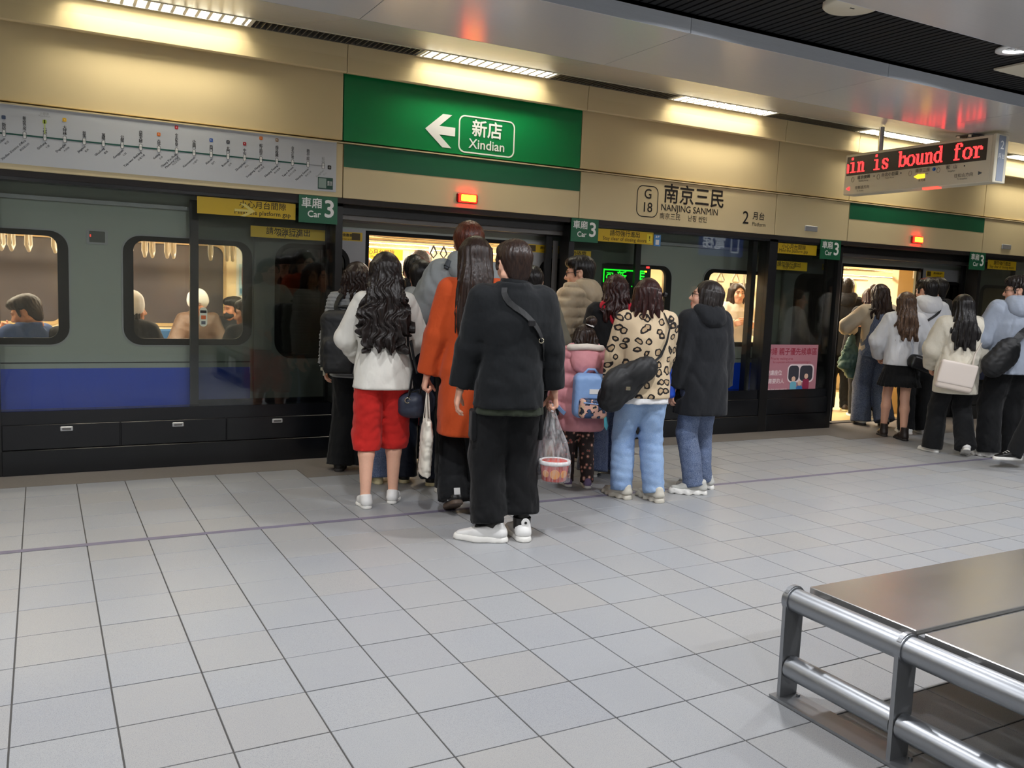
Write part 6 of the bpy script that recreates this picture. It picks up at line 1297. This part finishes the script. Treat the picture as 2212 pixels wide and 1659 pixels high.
# slouchy black bag of the leopard jumper
p = PPL['leopard']; k = p.k; c = p.on(.95*k, -32, .06)
b = Thing(p, 'shoulder_bag', 'slouchy black nylon bag against the leopard print jumper', 'shoulder bag', c-np.array([0, 0, .15]))
q = Vol(c-.35, c+.35, .009); q.ell(c+np.array([-.06, -.01, -.02]), (.16, .07, .125), R=rotm(0, -.35, .3), k=0).ell(c+np.array([.07, -.02, .07]), (.13, .06, .09), R=rotm(0, -.45, .1), k=.04).ell(c+np.array([-.13, .0, -.12]), (.1, .07, .1), k=.04).disp(folds(61, .012, 22)); b.vol('bag_body', q, BG['black'])
b.mb('strap', ribbon([c+np.array([.15, -.0, .12])]+[p.on(z*k, d, .02) for z, d in ((1.14, 20), (1.25, 32), (1.36, 42), (1.43, 50), (1.462, 70))], (0, 0), .018, .005), BG['black']); b.mb('buckle', MB().box(c[0]-.05, c[0]-.015, c[1]-.085, c[1]-.07, c[2]-.06, c[2]-.035, .003), BG['metal'])
# blue bag between the two women
p = PPL['bob']; k = p.k; h_ = p.arms[0][2]+np.array([-.02, .06, .1])
b = Thing(p, 'blue_bag', 'bright blue plastic bag between leopard jumper and black hooded coat', 'bag', h_-np.array([0, 0, .2]))
q = Vol(h_-.3, h_+.25, .01); q.box(h_+np.array([-.01, .0, -.04]), (.035, .1, .15), .03, k=0).disp(folds(71, .01, 28)); b.vol('bag_body', q, BG['blue'])
b.mb('bag_rim', MB().tube([h_+np.array([-.01, -.08, .11]), h_+np.array([-.01, .08, .11])], .02, 8), mat('pale_rim', 'B4BCC4', .5))
# shoulder strap of the beige puffer
p = PPL['beige']; k = p.k
b = Thing(p, 'sling_bag', 'black strap over the shoulder of the beige puffer', 'bag', p.on(1.05*k, 80, .03)); b.mb('strap', ribbon(sash(p, 1.455*k, 40, 1.1*k, 80, .026, 12), (0, 0), .04, .006), BG['black'])
# second door
p = PPL['p15']; k = p.k; h_ = p.arms[0][2]*np.array([1, 1, 0])+np.array([-.02, -.1, .98*k])
b = Thing(p, 'green_bag', 'dark green crumpled bag hanging beside the navy dungarees', 'bag', h_-np.array([0, 0, .4]))
q = Vol(h_-np.array([.3, .3, .6]), h_+.25, .012); q.loft([(h_[2]-.42, .05, .04, h_[0]+.03, h_[1]), (h_[2]-.3, .12, .06, h_[0], h_[1]), (h_[2]-.12, .11, .055, h_[0]-.01, h_[1]), (h_[2]+.1, .02, .02, h_[0], h_[1])], k=0).disp(folds(81, .02, 24)); b.vol('bag_body', q, BG['green'])
b.mb('carry_handle', MB().tube([h_+np.array([0, 0, .08]), h_+np.array([.0, .05, .2]), h_+np.array([.02, .1, .26])], .012, 8), BG['green'])
p = PPL['p16']; k = p.k; c = p.on(.90*k, 40, .06)
b = Thing(p, 'handbag', 'small black leather handbag at the hip of the white cardigan', 'handbag', c-np.array([0, 0, .1])); q = Vol(c-.25, c+.25, .01); q.box(c, (.13, .05, .075), .035, R=rotm(0, .3, .3), k=0).ell(c+np.array([-.05, 0, .03]), (.09, .05, .07), k=.03); b.vol('bag_body', q, BG['leather']); b.mb('clasp', MB().box(c[0]+.03, c[0]+.06, c[1]-.065, c[1]-.055, c[2]-.03, c[2]-.01), BG['metal'])
b.mb('strap', ribbon([c+np.array([-.1, -.0, .06]), p.on(1.08*k, 22, .02), p.on(1.2*k, 8, .02)], (0, 0), .022, .005), mat('pale_strap', 'B8BCC6', .5))
p = PPL['p17']; k = p.k; b = Thing(p, 'sling_bag', 'thin black strap across the white hoodie', 'bag', p.on(1.05*k, -70, .02)); b.mb('strap', ribbon(sash(p, 1.44*k, 38, 1.08*k, -60, .024, 14), (0, 0), .026, .005), BG['black'])
p = PPL['p19']; k = p.k; c = p.on(.86*k, -12, .05)
b = Thing(p, 'flap_bag', 'square cream leather flap bag on the back of the fluffy coat', 'handbag', c-np.array([0, 0, .14])); R_ = rotm(.05, .16, 0); q = Vol(c-.28, c+.28, .009); q.box(c, (.175, .045, .14), .035, R=R_, k=0); b.vol('bag_body', q, BG['cream']); q = Vol(c-.28, c+.28, .009); q.box(c+np.array([0, -.035, .03]), (.172, .02, .115), .018, R=R_, k=0); b.vol('flap', q, mat('flap_cream', 'E2D6CC', .5))
b.mb('strap', ribbon([c+np.array([.14, -.0, .1]), p.on(1.1*k, 30, .02), p.on(1.22*k, 60, .02)], (0, 0), .012, .004), BG['cream'])
p = PPL['p20']; k = p.k; c = p.on(.98*k, -42, .07)
b = Thing(p, 'crossbody_bag', 'large soft black crossbody bag on the blue grey hoodie', 'shoulder bag', c-np.array([0, 0, .2])); q = Vol(c-.4, c+.4, .011); q.ell(c+np.array([0, -.02, 0]), (.13, .085, .2), R=rotm(0, .6, 0), k=0).ell(c+np.array([-.08, 0, -.1]), (.11, .08, .12), k=.05).disp(folds(91, .01, 18)); b.vol('bag_body', q, BG['black']); b.mb('strap', ribbon([c+np.array([.08, -.05, .14])]+sash(p, 1.18*k, -8, 1.45*k, 42, .03, 8), (0, 0), .075, .008), BG['black'])
for key, lab in (('s1', 'phone in the hands of the man in the leftmost train window'), ('s7', 'phone in the hand of the standing passenger in cream fleece')):
    p = PPL[key]; h_ = (p.palm[0]+p.palm[1])/2; b = Thing(p, 'phone', lab, 'phone', h_); q = MB(); q.box(h_[0]-.038, h_[0]+.038, h_[1]+.0, h_[1]+.012, h_[2]-.0, h_[2]+.15, .005); b.mb('phone_case', q, BG['canvas']); q = MB(); q.box(h_[0]-.034, h_[0]+.034, h_[1]-.003, h_[1]+.0, h_[2]+.006, h_[2]+.144); b.mb('phone_screen', q, BG['leather'])
